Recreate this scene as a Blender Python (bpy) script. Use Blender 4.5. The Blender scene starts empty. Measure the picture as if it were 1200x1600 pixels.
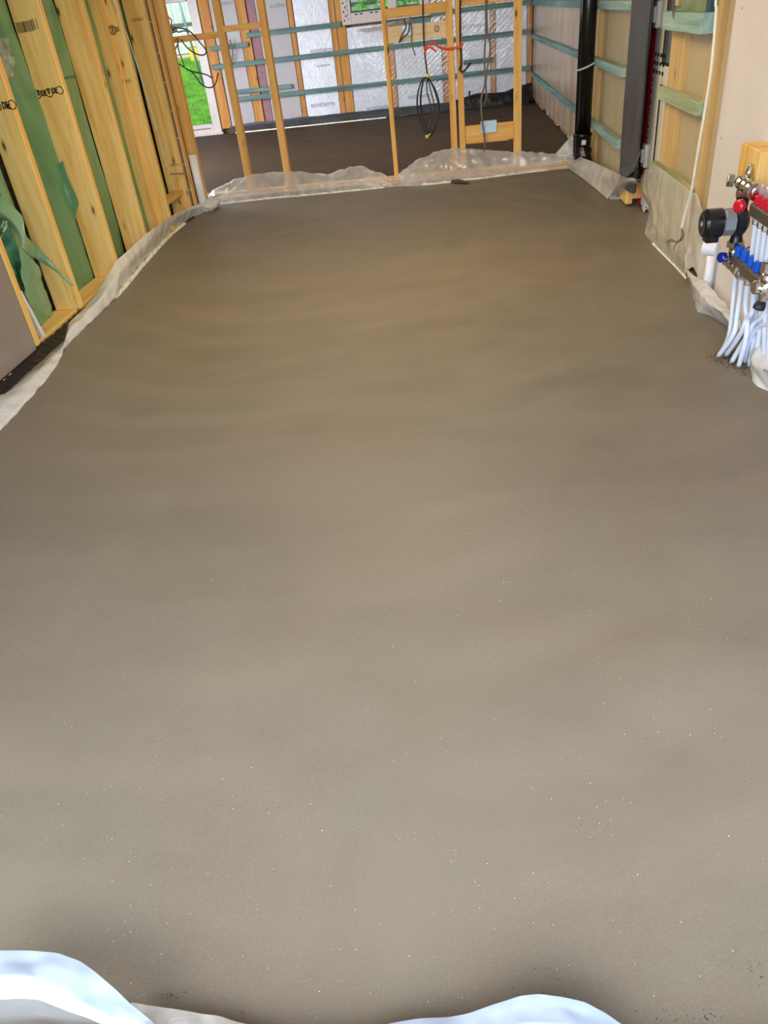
import bpy, math, random
from mathutils import Vector, Matrix, noise
random.seed(7)
S = bpy.context.scene
COL = S.collection

# ------------------------------------------------------------------ camera
H = 1.6
FPX = 1151.5
RT = Matrix(((0.99314988, 0.044051, 0.10822583),
             (0.06405572, 0.5693842, -0.81957214),
             (-0.09772505, 0.82089046, 0.56266213)))
cd = bpy.data.cameras.new('camera')
cd.sensor_fit = 'VERTICAL'; cd.sensor_height = 32.0; cd.lens = FPX / 1600 * 32.0
cd.clip_start = 0.05; cd.clip_end = 300
cam = bpy.data.objects.new('camera', cd); COL.objects.link(cam)
cam.matrix_world = Matrix.Translation((0, 0, H)) @ RT.to_4x4()
S.camera = cam

# ------------------------------------------------------------------ world, lights, exposure
w = bpy.data.worlds.new('sky'); S.world = w; w.use_nodes = True
nt = w.node_tree; bg = nt.nodes['Background']
sky = nt.nodes.new('ShaderNodeTexSky'); sky.sky_type = 'NISHITA'
sky.sun_disc = False; sky.sun_elevation = math.radians(48); sky.sun_rotation = math.radians(200)
sky.air_density = 1.0; sky.dust_density = 3.0; sky.ozone_density = 1.0
nt.links.new(sky.outputs[0], bg.inputs[0]); bg.inputs[1].default_value = 0.32

def area(name, loc, target, sx, sy, power, col, spread=180):
    l = bpy.data.lights.new(name, 'AREA'); l.shape = 'RECTANGLE'; l.size = sx; l.size_y = sy
    l.energy = power; l.color = col; l.spread = math.radians(spread)
    o = bpy.data.objects.new(name, l); COL.objects.link(o); o.location = loc
    d = Vector(target) - Vector(loc)
    o.rotation_euler = d.to_track_quat('-Z', 'Y').to_euler()
    return o
# daylight entering through the wide opening behind the camera
area('opening_daylight', (-0.6, -0.9, 1.75), (-0.6, 5.0, 0.4), 4.2, 2.2, 182, (0.53, 0.76, 1.0))
# daylight through the patio doors on the left side of the far room
area('far_room_daylight', (-4.85, 10.6, 1.3), (1.4, 13.8, 0.8), 2.6, 2.0, 200, (0.84, 0.91, 1.0))
# added warm fill lights under the ceilings, unseen and without fixtures
area('warm_fill_near', (-0.5, 4.5, 2.5), (-0.5, 4.5, 0), 1.4, 1.4, 60, (1.0, 0.79, 0.48))
area('warm_fill_middle', (-0.5, 5.4, 2.45), (-0.4, 8.8, 0.9), 1.0, 0.8, 34, (1.0, 0.80, 0.50))
area('warm_fill_far', (-0.8, 10.6, 2.5), (-0.8, 12.4, 0), 1.2, 1.2, 44, (1.0, 0.86, 0.68))
S.view_settings.view_transform = 'Standard'
S.view_settings.look = 'None'
S.view_settings.gamma = 1.0
S.view_settings.use_curve_mapping = False
S.view_settings.exposure = 0.13

# ------------------------------------------------------------------ points on real planes (survey of the photograph)
def ray(x, y): return RT @ Vector((x - 600, 800 - y, -FPX)).normalized()
def F(x, y, z=0.0):
    d = ray(x, y); t = (z - H) / d.z; return Vector((d.x * t, d.y * t, z))
def XX(x, y, X):
    d = ray(x, y); t = X / d.x; return Vector((X, d.y * t, H + d.z * t))
def YY(x, y, Y):
    d = ray(x, y); t = Y / d.y; return Vector((d.x * t, Y, H + d.z * t))

# ------------------------------------------------------------------ mesh helpers
class MB:
    def __init__(s): s.v = []; s.f = []
    def add(s, vs, fs):
        n = len(s.v); s.v += [Vector(p) for p in vs]; s.f += [tuple(i + n for i in f) for f in fs]; return s
    def box(s, a, b, c=0.0):
        """box from a to b, with chamfered edges when c > 0"""
        x0, y0, z0 = (min(a[i], b[i]) for i in range(3)); x1, y1, z1 = (max(a[i], b[i]) for i in range(3))
        if c <= 0:
            return s.add([(x0,y0,z0),(x1,y0,z0),(x1,y1,z0),(x0,y1,z0),(x0,y0,z1),(x1,y0,z1),(x1,y1,z1),(x0,y1,z1)],
                  [(0,3,2,1),(4,5,6,7),(0,1,5,4),(1,2,6,5),(2,3,7,6),(3,0,4,7)])
        ctr = Vector(((x0+x1)/2,(y0+y1)/2,(z0+z1)/2)); h = Vector(((x1-x0)/2,(y1-y0)/2,(z1-z0)/2))
        return s.obox(ctr, (Vector((1,0,0)), Vector((0,1,0)), Vector((0,0,1))), h, c)
    def obox(s, ctr, ax, h, c=0.0):
        ctr = Vector(ctr); n = len(s.v)
        c = max(c, 1e-4); c = min(c, min(h) * 0.9)
        vs = []; idx = {}
        for sx in (-1, 1):
            for sy in (-1, 1):
                for sz in (-1, 1):
                    for k in range(3):
                        q = [sx * h[0], sy * h[1], sz * h[2]]; sg = (sx, sy, sz)
                        for j in range(3):
                            if j != k: q[j] -= sg[j] * c
                        idx[(sx, sy, sz, k)] = len(vs)
                        vs.append(ctr + ax[0] * q[0] + ax[1] * q[1] + ax[2] * q[2])
        fs = []
        for k in range(3):
            a, b = [(1, 2), (2, 0), (0, 1)][k]
            for sg in (-1, 1):
                ring = []
                for (p, q) in ((-1, -1), (1, -1), (1, 1), (-1, 1)):
                    t = [0, 0, 0]; t[k] = sg; t[a] = p; t[b] = q; ring.append(idx[(t[0], t[1], t[2], k)])
                fs.append(tuple(ring if sg > 0 else ring[::-1]))
        for k in range(3):          # edges running along axis k
            a, b = [(1, 2), (2, 0), (0, 1)][k]
            for p in (-1, 1):
                for q in (-1, 1):
                    def g(e, face):
                        t = [0, 0, 0]; t[k] = e; t[a] = p; t[b] = q; return idx[(t[0], t[1], t[2], face)]
                    r = (g(-1, a), g(1, a), g(1, b), g(-1, b))
                    fs.append(r if p * q < 0 else r[::-1])
        for sx in (-1, 1):
            for sy in (-1, 1):
                for sz in (-1, 1):
                    r = tuple(idx[(sx, sy, sz, k)] for k in range(3)); fs.append(r if sx * sy * sz > 0 else r[::-1])
        return s.add(vs, fs)
    def beam(s, p, q, wdt, dep, c=0.003, up=(0, 1, 0)):
        p = Vector(p); q = Vector(q); z = (q - p).normalized(); x = Vector(up).cross(z).normalized(); y = z.cross(x)
        return s.obox((p + q) / 2, (x, y, z), (wdt / 2, dep / 2, (q - p).length / 2), c)
    def tube(s, pts, r, n=10, cap=True):
        pts = [Vector(p) for p in pts]; rr = r if isinstance(r, (list, tuple)) else [r] * len(pts)
        rings = []; prev = None
        for i, p in enumerate(pts):
            t = (pts[min(i + 1, len(pts) - 1)] - pts[max(i - 1, 0)]).normalized()
            if prev is None:
                a = Vector((0, 0, 1)) if abs(t.z) < 0.9 else Vector((1, 0, 0)); u = t.cross(a).normalized()
            else:
                u = (prev - t * prev.dot(t)).normalized()
            prev = u; v = t.cross(u)
            rings.append([p + (u * math.cos(2 * math.pi * k / n) + v * math.sin(2 * math.pi * k / n)) * rr[i] for k in range(n)])
        vs = [q for r_ in rings for q in r_]; fs = []
        for i in range(len(pts) - 1):
            for k in range(n):
                fs.append((i*n+k, i*n+(k+1)%n, (i+1)*n+(k+1)%n, (i+1)*n+k))
        if cap:
            fs.append(tuple(range(n))[::-1]); fs.append(tuple((len(pts)-1)*n + k for k in range(n)))
        return s.add(vs, fs)
    def lathe(s, base, axis, prof, n=20, ang0=0.0):
        """prof: list of (distance along axis, radius)"""
        base = Vector(base); ax = Vector(axis).normalized(); a = Vector((0, 0, 1)) if abs(ax.z) < 0.9 else Vector((1, 0, 0))
        u = ax.cross(a).normalized(); v = ax.cross(u); vs = []; fs = []
        for d, r in prof:
            for k in range(n):
                t = 2 * math.pi * k / n + ang0; vs.append(base + ax * d + (u * math.cos(t) + v * math.sin(t)) * max(r, 1e-4))
        for i in range(len(prof) - 1):
            for k in range(n): fs.append((i*n+k, (i+1)*n+k, (i+1)*n+(k+1)%n, i*n+(k+1)%n))
        fs.append(tuple(range(n))); fs.append(tuple((len(prof)-1)*n + k for k in range(n))[::-1])
        return s.add(vs, fs)
    def sheet(s, rows):
        """rows: list of equal-length lists of points"""
        m = len(rows[0]); vs = [p for r in rows for p in r]
        fs = [(i*m+j, i*m+j+1, (i+1)*m+j+1, (i+1)*m+j) for i in range(len(rows)-1) for j in range(m-1)]
        return s.add(vs, fs)

WORLD = {}
def obj(name, mb, mat, parent=None, smooth=False, **props):
    me = bpy.data.meshes.new(name)
    off = WORLD.get(parent.name, Vector((0, 0, 0))) if parent else Vector((0, 0, 0))
    me.from_pydata([tuple(Vector(p) - off) for p in mb.v], [], mb.f); me.update()
    if smooth: me.polygons.foreach_set('use_smooth', [True] * len(me.polygons))
    if mat: me.materials.append(mat)
    o = bpy.data.objects.new(name, me); COL.objects.link(o)
    if parent: o.parent = parent
    WORLD[o.name] = off
    for k, v in props.items(): o[k] = v
    return o
def thing(name, label, cat, loc, group=None):
    o = bpy.data.objects.new(name, None); COL.objects.link(o); o.location = loc; o.empty_display_size = 0.1
    WORLD[o.name] = Vector(loc); o['label'] = label; o['category'] = cat
    if group: o['group'] = group
    return o
def tag(o, label, cat, group=None):
    o['label'] = label; o['category'] = cat
    if group: o['group'] = group
    return o
def recenter(o):
    """move a top-level mesh's origin to its base centre"""
    me = o.data; n = len(me.vertices); xs = [v.co.copy() for v in me.vertices]
    c = Vector((sum(p.x for p in xs)/n, sum(p.y for p in xs)/n, min(p.z for p in xs)))
    me.transform(Matrix.Translation(-c)); o.location = c; WORLD[o.name] = c
    return o

def resample(pts, n):
    pts = [Vector(p) for p in pts]; L = [0]
    for a, b in zip(pts, pts[1:]): L.append(L[-1] + (b - a).length)
    out = []; j = 0
    for i in range(n):
        t = L[-1] * i / (n - 1)
        while j < len(pts) - 2 and L[j + 1] < t: j += 1
        k = (t - L[j]) / max(L[j + 1] - L[j], 1e-9); out.append(pts[j].lerp(pts[j + 1], min(max(k, 0), 1)))
    return out
def smooth_line(pts, n, it=2):
    p = resample(pts, n)
    for _ in range(it): p = [p[0]] + [(p[i-1] + p[i]*2 + p[i+1]) / 4 for i in range(1, n-1)] + [p[-1]]
    return p
def curve_pts(ctrl, n=8):
    """Catmull-Rom through control points"""
    c = [Vector(p) for p in ctrl]; c = [c[0]*2 - c[1]] + c + [c[-1]*2 - c[-2]]; out = []
    for i in range(1, len(c) - 2):
        for k in range(n):
            t = k / n
            out.append(0.5 * ((2*c[i]) + (c[i+1]-c[i-1])*t + (2*c[i-1]-5*c[i]+4*c[i+1]-c[i+2])*t*t + (3*c[i]-c[i-1]-3*c[i+1]+c[i+2])*t**3))
    out.append(c[-2]); return out
def film(name, lines, mat, nu, nv, amp, freq, seed, parent=None, pin=True, stretch=(1, 1, 1), sm=1):
    """a draped sheet: passes through the given polylines (resampled), with folds"""
    L = [smooth_line(l, nu, sm) for l in lines]; rows = []
    for j in range(nv):
        t = j / (nv - 1) * (len(L) - 1); k = min(int(t), len(L) - 2); fr = t - k
        rows.append([L[k][i].lerp(L[k + 1][i], fr) for i in range(nu)])
    out = []
    for j, r in enumerate(rows):
        nr = []
        for i, p in enumerate(r):
            a = rows[min(j+1, nv-1)][i] - rows[max(j-1, 0)][i]; b = r[min(i+1, nu-1)] - r[max(i-1, 0)]
            nrm = a.cross(b)
            nrm = nrm.normalized() if nrm.length > 1e-12 else Vector((0, 0, 1))
            q = Vector((p.x * freq * stretch[0] + seed * 7.3, p.y * freq * stretch[1] - seed * 3.1, p.z * freq * stretch[2]))
            d = abs(noise.noise(q)) * 1.4 - 0.35 + 0.5 * noise.noise(q * 2.7)
            e = min(j, nv - 1 - j) / max(1, (nv - 1) / 4) if pin else 1
            nr.append(p + nrm * d * amp * min(1, 0.25 + e))
        out.append(nr)
    return obj(name, MB().sheet(out), mat, parent, smooth=True)

# ------------------------------------------------------------------ materials
def lin(c):
    return tuple(((x/255)/12.92 if x/255 <= 0.04045 else ((x/255+0.055)/1.055)**2.4) for x in c) + (1,)
class Mat:
    def __init__(s, name):
        s.m = bpy.data.materials.new(name); s.m.use_nodes = True; s.t = s.m.node_tree; s.n = s.t.nodes
        s.b = s.n['Principled BSDF']; s.out = s.n['Material Output']
    def node(s, typ, **kw):
        n = s.n.new(typ)
        for k, v in kw.items():
            if k in n.inputs: n.inputs[k].default_value = v
            else: setattr(n, k, v)
        return n
    def link(s, a, b): s.t.links.new(a, b)
    def coord(s, scale=(1, 1, 1), rot=(0, 0, 0), loc=(0, 0, 0)):
        tc = s.node('ShaderNodeTexCoord'); mp = s.node('ShaderNodeMapping')
        mp.inputs['Scale'].default_value = scale; mp.inputs['Rotation'].default_value = rot; mp.inputs['Location'].default_value = loc
        s.link(tc.outputs['Object'], mp.inputs['Vector']); return mp.outputs[0]
    def noise(s, vec, scale, detail=4, rough=0.5, dist=0.0):
        n = s.node('ShaderNodeTexNoise'); n.inputs['Scale'].default_value = scale; n.inputs['Detail'].default_value = detail
        n.inputs['Roughness'].default_value = rough; n.inputs['Distortion'].default_value = dist
        s.link(vec, n.inputs['Vector']); return n.outputs['Fac']
    def ramp(s, fac, stops):
        r = s.node('ShaderNodeValToRGB'); e = r.color_ramp.elements
        while len(e) < len(stops): e.new(0.5)
        for i, (p, c) in enumerate(stops): e[i].position = p; e[i].color = c if len(c) == 4 else tuple(c) + (1,)
        s.link(fac, r.inputs[0]); return r.outputs[0]
    def mix(s, fac, a, b, mode='MIX'):
        m = s.node('ShaderNodeMix', data_type='RGBA', blend_type=mode)
        for v, i in ((fac, 0), (a, 6), (b, 7)):
            if hasattr(v, 'is_output'): s.link(v, m.inputs[i])
            else: m.inputs[i].default_value = v
        return m.outputs[2]
    def bump(s, h, strength, dist=0.01, prev=None):
        b = s.node('ShaderNodeBump'); b.inputs['Strength'].default_value = strength; b.inputs['Distance'].default_value = dist
        s.link(h, b.inputs['Height'])
        if prev: s.link(prev, b.inputs['Normal'])
        return b.outputs[0]
    def schlick(s, ior):
        lw = s.node('ShaderNodeLayerWeight', Blend=0.5); pw = s.node('ShaderNodeMath', operation='POWER'); pw.inputs[1].default_value = 5.0
        ml = s.node('ShaderNodeMath', operation='MULTIPLY'); ml.inputs[1].default_value = min(1.0, (ior - 1) * 1.6)
        s.link(lw.outputs['Facing'], pw.inputs[0]); s.link(pw.outputs[0], ml.inputs[0]); return ml.outputs[0]
    def setp(s, **kw):
        for k, v in kw.items():
            i = s.b.inputs[k.replace('_', ' ')]
            if hasattr(v, 'is_output'): s.link(v, i)
            else: i.default_value = v
        return s
def plain(name, c, rough=0.5, metal=0.0, var=0.06, sc=12, spec=0.5, bump=0.0):
    m = Mat(name); v = m.coord(); n = m.noise(v, sc, 5, 0.6); l = lin(c)
    lo = tuple(x * (1 - var * 2) for x in l[:3]) + (1,); hi = tuple(min(1, x * (1 + var * 2)) for x in l[:3]) + (1,)
    m.setp(Base_Color=m.ramp(n, [(0.3, lo), (0.7, hi)]), Roughness=rough, Metallic=metal)
    m.b.inputs['Specular IOR Level'].default_value = spec
    if bump: m.setp(Normal=m.bump(m.noise(v, sc * 3, 4), bump, 0.004))
    return m.m
def wood(name, axis, base, dark, light, rough=0.6, knots=True):
    m = Mat(name); sc = [14.0, 14.0, 14.0]; sc[axis] = 0.9; k = [9.0, 9.0, 9.0]; k[axis] = 3.0
    v = m.coord(tuple(sc)); oi = m.node('ShaderNodeObjectInfo')
    add = m.node('ShaderNodeVectorMath', operation='ADD'); cmb = m.node('ShaderNodeCombineXYZ')
    mul = m.node('ShaderNodeMath', operation='MULTIPLY'); mul.inputs[1].default_value = 37.0
    m.link(oi.outputs['Random'], mul.inputs[0])
    for i in range(3): m.link(mul.outputs[0], cmb.inputs[i])
    m.link(v, add.inputs[0]); m.link(cmb.outputs[0], add.inputs[1]); v2 = add.outputs[0]
    g = m.noise(v2, 1.0, 6, 0.6, 0.6); g2 = m.noise(v2, 4.5, 3, 0.5)
    col = m.ramp(g, [(0.3, lin(dark)), (0.5, lin(base)), (0.72, lin(light))])
    col = m.mix(0.18, col, m.ramp(g2, [(0.35, lin(dark)), (0.65, lin(light))]))
    tint = m.ramp(oi.outputs['Random'], [(0.0, (0.86, 0.84, 0.78, 1)), (0.5, (1, 1, 1, 1)), (1.0, (1.0, 0.95, 0.86, 1))])
    col = m.mix(1.0, col, tint, 'MULTIPLY')
    if knots:
        vk = m.coord(tuple(k)); a2 = m.node('ShaderNodeVectorMath', operation='ADD'); m.link(vk, a2.inputs[0]); m.link(cmb.outputs[0], a2.inputs[1])
        vo = m.node('ShaderNodeTexVoronoi'); vo.inputs['Scale'].default_value = 1.0; m.link(a2.outputs[0], vo.inputs['Vector'])
        kf = m.ramp(vo.outputs['Distance'], [(0.05, (1, 1, 1, 1)), (0.11, (0.25, 0.25, 0.25, 1)), (0.2, (0, 0, 0, 1))])
        col = m.mix(kf, col, lin((96, 60, 28)))
    m.setp(Base_Color=col, Roughness=rough, Normal=m.bump(g2, 0.25, 0.003))
    m.b.inputs['Specular IOR Level'].default_value = 0.3
    return m.m
PINE = ((238, 196, 116), (214, 160, 76), (246, 214, 148))
BRWN = ((192, 132, 66), (150, 94, 42), (214, 160, 92))
ORNG = ((238, 186, 104), (206, 140, 64), (246, 206, 138))
PALE = ((246, 224, 184), (228, 194, 142), (250, 234, 204))
TEAL = ((92, 122, 120), (60, 86, 88), (124, 154, 150))
AQUA = ((150, 184, 178), (104, 146, 146), (196, 214, 204))
SAGE = ((156, 168, 134), (116, 130, 98), (196, 204, 172))
W = {}
for i, a in enumerate('xyz'):
    W['pale_' + a] = wood('pale_pine_' + a, i, *PALE); W['brown_' + a] = wood('brown_pine_' + a, i, *BRWN); W['pine_' + a] = wood('pine_' + a, i, *PINE); W['orange_' + a] = wood('orange_pine_' + a, i, *ORNG)
    W['aqua_' + a] = wood('treated_aqua_' + a, i, *AQUA, knots=False); W['teal_' + a] = wood('treated_teal_' + a, i, *TEAL, knots=False); W['sage_' + a] = wood('treated_sage_' + a, i, *SAGE, knots=False)

def floor_mat(name, base, rough=0.42):
    m = Mat(name); v = m.coord()
    big = m.noise(v, 0.55, 3, 0.5, 0.4); mid = m.noise(v, 2.3, 5, 0.6, 0.8); fine = m.noise(v, 60, 6, 0.7); grain = m.noise(v, 260, 3, 0.7)
    l = lin(base)[:3]
    c = m.ramp(big, [(0.3, tuple(x*0.90 for x in l)), (0.7, tuple(x*1.10 for x in l))])
    c = m.mix(0.5, c, m.ramp(mid, [(0.3, tuple(x*0.88 for x in l)), (0.72, tuple(x*1.12 for x in l))]))
    tn = m.noise(m.coord(loc=(3, 1, 5)), 1.1, 4, 0.55, 0.5); tn2 = m.noise(m.coord(loc=(9, 4, 2), scale=(0.6, 1.5, 1)), 1.6, 4, 0.6, 0.3)
    c = m.mix(1.0, c, m.ramp(tn, [(0.36, (0.94, 0.98, 0.97, 1)), (0.5, (1, 1, 1, 1)), (0.64, (1.04, 0.99, 0.98, 1))]), 'MULTIPLY')
    c = m.mix(1.0, c, m.ramp(tn2, [(0.34, (0.90, 0.89, 0.88, 1)), (0.5, (1, 1, 1, 1)), (0.7, (1.05, 1.05, 1.05, 1))]), 'MULTIPLY')
    # trowel sweeps: broad arcs left by the float
    va = m.coord(loc=(1.0, -6.2, 0)); wv = m.node('ShaderNodeTexWave', wave_type='RINGS', rings_direction='Z'); wv.inputs['Scale'].default_value = 0.9
    wv.inputs['Distortion'].default_value = 5.0; wv.inputs['Detail'].default_value = 3; wv.inputs['Detail Scale'].default_value = 0.7; m.link(va, wv.inputs['Vector'])
    arcs = m.ramp(wv.outputs['Fac'], [(0.55, (0, 0, 0, 1)), (0.95, (1, 1, 1, 1))])
    msk = m.ramp(m.noise(v, 0.8, 2), [(0.42, (0, 0, 0, 1)), (0.62, (0.4, 0.4, 0.4, 1))])
    am = m.mix(1.0, arcs, msk, 'MULTIPLY'); c = m.mix(am, c, tuple(min(1, x*1.25) for x in l) + (1,))
    c = m.mix(m.ramp(grain, [(0.4, (0.0,)*3), (0.7, (0.4,)*3)]), c, tuple(min(1, x*1.6) for x in l) + (1,))
    # pale and dark grit specks
    vo = m.node('ShaderNodeTexVoronoi'); vo.inputs['Scale'].default_value = 34; m.link(v, vo.inputs['Vector'])
    sp = m.ramp(vo.outputs['Distance'], [(0.035, (1,)*3), (0.06, (0,)*3)])
    sel = m.node('ShaderNodeSeparateColor'); m.link(vo.outputs['Color'], sel.inputs[0])
    s1 = m.ramp(sel.outputs[0], [(0.72, (0,)*3), (0.74, (0.8,)*3)]); s2 = m.ramp(sel.outputs[1], [(0.84, (0,)*3), (0.86, (0.7,)*3)])
    c = m.mix(m.mix(1.0, sp, s1, 'MULTIPLY'), c, lin((205, 190, 165))); c = m.mix(m.mix(1.0, sp, s2, 'MULTIPLY'), c, lin((70, 55, 40)))
    r = m.ramp(mid, [(0.3, (rough - 0.05,)*3), (0.7, (rough + 0.1,)*3)])
    nb = m.bump(fine, 0.22, 0.004); nb = m.bump(grain, 0.35, 0.0015, nb); nb = m.bump(mid, 0.12, 0.02, nb)
    m.setp(Base_Color=c, Roughness=r, Normal=nb); m.b.inputs['Specular IOR Level'].default_value = 0.5 if rough < 0.52 else 0.25
    return m.m
M = {}
M['floor'] = floor_mat('screed', (116, 105.5, 90), 0.5)
M['floor_dark'] = floor_mat('screed_dark', (66, 48, 29), 0.66)  # darker, rougher screed for the far room

def film_mat(name, col, alpha, rough=0.18, amax=None, sc=3.0, bump=0.5, stretch=(1, 1, 1), trans=0.4, dist=0.01, gl=0.10, ior=1.5):
    """polythene: part clear, part milky and translucent, with a glossy skin"""
    m = Mat(name); v = m.coord(stretch); n1 = m.noise(v, sc, 5, 0.6, 1.2); n2 = m.noise(v, sc * 4, 4, 0.6, 0.8)
    nb = m.bump(n1, bump, dist * 3); nb = m.bump(n2, bump * 0.7, dist, nb)
    m.n.remove(m.b)
    df = m.node('ShaderNodeBsdfDiffuse', Color=lin(col)); tl = m.node('ShaderNodeBsdfTranslucent', Color=lin(col)); tr = m.node('ShaderNodeBsdfTransparent')
    gs = m.node('ShaderNodeBsdfGlossy', Roughness=rough); lw = m.schlick(ior)
    for q in (df, gs, tl): m.link(nb, q.inputs['Normal'])
    a = m.node('ShaderNodeMixShader'); a.inputs[0].default_value = trans; m.link(df.outputs[0], a.inputs[1]); m.link(tl.outputs[0], a.inputs[2])
    b = m.node('ShaderNodeMixShader'); lo = alpha; hi = amax if amax else min(1, alpha + 0.15)
    m.link(m.ramp(n1, [(0.3, (lo,)*3), (0.7, (hi,)*3)]), b.inputs[0]); m.link(tr.outputs[0], b.inputs[1]); m.link(a.outputs[0], b.inputs[2])
    ad = m.node('ShaderNodeMath', operation='ADD', use_clamp=True); ad.inputs[1].default_value = gl; m.link(lw, ad.inputs[0])
    c = m.node('ShaderNodeMixShader'); m.link(ad.outputs[0], c.inputs[0]); m.link(b.outputs[0], c.inputs[1]); m.link(gs.outputs[0], c.inputs[2])
    m.link(c.outputs[0], m.out.inputs[0]); return m.m
M['milky'] = film_mat('milky_polythene', (246, 245, 242), 0.80, 0.15, 0.96, 2.4, 0.7, trans=0.22, gl=0.07)
M['grey_film'] = film_mat('grey_polythene', (168, 164, 158), 0.75, 0.25, 0.92, 2.0, 0.3, trans=0.2, gl=0.04)
M['milky_daylit'] = film_mat('daylit_polythene', (196, 210, 232), 0.95, 0.65, 0.99, 1.4, 0.1, trans=0.15, gl=0.02)  # white film with the blue of daylight mixed into its colour
M['clear'] = film_mat('clear_polythene', (250, 246, 242), 0.36, 0.14, 0.68, 4.0, 0.5, (1, 1, 1), 0.25, 0.01)
M['smoky'] = film_mat('smoky_polythene', (238, 232, 216), 0.58, 0.25, 0.84, 1.6, 0.22, trans=0.2, gl=0.05)
M['bay_film'] = film_mat('matt_bay_film', (206, 190, 158), 0.14, 0.35, 0.26, 1.2, 0.2, (1, 1.5, 0.5), 0.2, 0.01, 0.03, 1.15)
M['vcl'] = film_mat('clear_wall_film', (236, 236, 242), 0.03, 0.16, 0.12, 1.6, 0.4, (1.0, 1.0, 1.0), 0.3, 0.012, 0.12, 1.5)
M['vcl_side'] = film_mat('dull_wall_film', (186, 164, 144), 0.38, 0.28, 0.66, 1.0, 0.6, (1.0, 2.0, 0.4), 0.25, 0.02, 0.05)
def green_mat():
    m = Mat('green_membrane'); v = m.coord((1, 1, 0.5)); n1 = m.noise(v, 1.7, 5, 0.55, 1.0); n2 = m.noise(v, 8, 4, 0.6, 0.5)
    c = m.ramp(n1, [(0.3, lin((78, 128, 92))), (0.5, lin((108, 152, 112))), (0.7, lin((146, 176, 134)))])
    nb = m.bump(n1, 0.6, 0.05); nb = m.bump(n2, 0.5, 0.012, nb)
    m.setp(Base_Color=c, Roughness=0.28, Normal=nb); m.b.inputs['Specular IOR Level'].default_value = 0.5
    return m.m
M['green'] = green_mat()
M['green_dark'] = plain('green_membrane_dark', (58, 112, 90), 0.2, 0, 0.25, 5)
def foil_mat(name, base, metal, rough, crack=0.0, sc=9, var=0.08):
    m = Mat(name); v = m.coord((1, 1, 0.6)); n1 = m.noise(v, sc, 6, 0.7, 1.0); n2 = m.noise(v, 1.5, 3)
    l = lin(base)[:3]
    c = m.ramp(n2, [(0.3, tuple(x*(1-var) for x in l)), (0.7, tuple(min(1, x*(1+var)) for x in l))])
    nb = m.bump(n1, 0.35, 0.01)
    if crack:
        vm = m.coord((5.0, 5.0, 1.6)); wz = m.noise(vm, 3.0, 6, 0.7, 1.5)
        cf = m.ramp(wz, [(0.485, (0,)*3), (0.5, (crack,)*3), (0.515, (0,)*3)]); c = m.mix(cf, c, lin((70, 72, 80)))
        nb = m.bump(wz, 0.6, 0.012, nb)
    m.setp(Base_Color=c, Roughness=rough, Metallic=metal, Normal=nb); return m.m
M['foil'] = foil_mat('foil_facing', (226, 228, 238), 0.1, 0.45, 0.75)
M['foil_plain'] = foil_mat('foil_facing_plain', (168, 162, 164), 0.05, 0.5, 0.0)
M['foil_dull'] = foil_mat('foil_dull', (206, 186, 146), 0.0, 0.6, 0.0, 6, 0.10)
M['foil_brown'] = foil_mat('foil_brown_tint', (168, 154, 146), 0.35, 0.32, 0.0, 14, 0.12)
M['pink'] = plain('pink_board', (150, 108, 116), 0.7)
M['osb'] = plain('sheathing', (120, 92, 62), 0.8, 0, 0.2, 20)
M['dark_gap'] = plain('red_brown_strip', (84, 22, 14), 0.7, 0, 0.15)
M['grey_foam'] = plain('grey_foam', (128, 116, 104), 0.8, 0, 0.12, 30, 0.3, 0.3)
M['dpc'] = plain('black_dpc', (12, 12, 14), 0.4, 0, 0.2, 14, 0.5, 0.5)
M['slate_film'] = film_mat('slate_polythene', (84, 88, 92), 0.88, 0.2, 0.98, 3, 0.7)
M['wrap'] = plain('charcoal_wrap', (60, 60, 62), 0.42, 0, 0.12, 4, 0.5, 0.25)
M['blackplastic'] = plain('black_plastic', (14, 14, 16), 0.22, 0, 0.05)
M['black_matt'] = plain('black_matt', (20, 20, 20), 0.5, 0, 0.1)
M['label'] = plain('white_label', (216, 216, 222), 0.5)
M['ink'] = plain('black_ink', (44, 30, 16), 0.7, 0, 0.1, 60)
M['ink_grey'] = plain('grey_ink', (124, 126, 132), 0.6)
M['red'] = plain('red_film', (150, 12, 24), 0.22, 0, 0.2, 6, 0.6, 0.3)
M['upvc'] = plain('cream_upvc', (240, 232, 218), 0.3, 0, 0.02)
M['upvc_shade'] = plain('shaded_upvc', (196, 186, 182), 0.35, 0, 0.03)  # white frame plastic with shade mixed into its colour
M['gasket'] = plain('gasket', (28, 28, 30), 0.5)
M['gunmetal'] = plain('glazing_bead_grey', (104, 108, 112), 0.3, 0.3)
M['drywall'] = plain('plasterboard_face', (222, 212, 210), 0.75, 0, 0.02, 3, 0.3)
M['ceiling'] = plain('ceiling_board', (200, 192, 184), 0.8, 0, 0.03, 3)
M['whiteplastic'] = plain('white_plastic', (232, 232, 238), 0.3, 0, 0.02)
M['pex'] = plain('white_pex', (222, 228, 244), 0.28, 0, 0.02)
M['chrome'] = plain('nickel', (206, 200, 190), 0.16, 1.0, 0.05)
M['steel'] = plain('brushed_bar', (150, 138, 122), 0.34, 0.9, 0.06, 20)
M['redcap'] = plain('red_cap', (206, 14, 44), 0.3, 0, 0.05)
M['bluecap'] = plain('blue_cap', (10, 84, 200), 0.25, 0, 0.05)
M['bluedark'] = plain('dark_blue_cap', (16, 34, 140), 0.3)
M['greymetal'] = plain('cast_grey', (146, 148, 154), 0.42, 0.4, 0.05)
M['volute'] = plain('cast_black', (16, 18, 30), 0.3, 0, 0.1)
M['cable_grey'] = plain('cable_grey', (116, 108, 102), 0.5)
M['cable_black'] = plain('cable_black', (34, 34, 36), 0.45)
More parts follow.
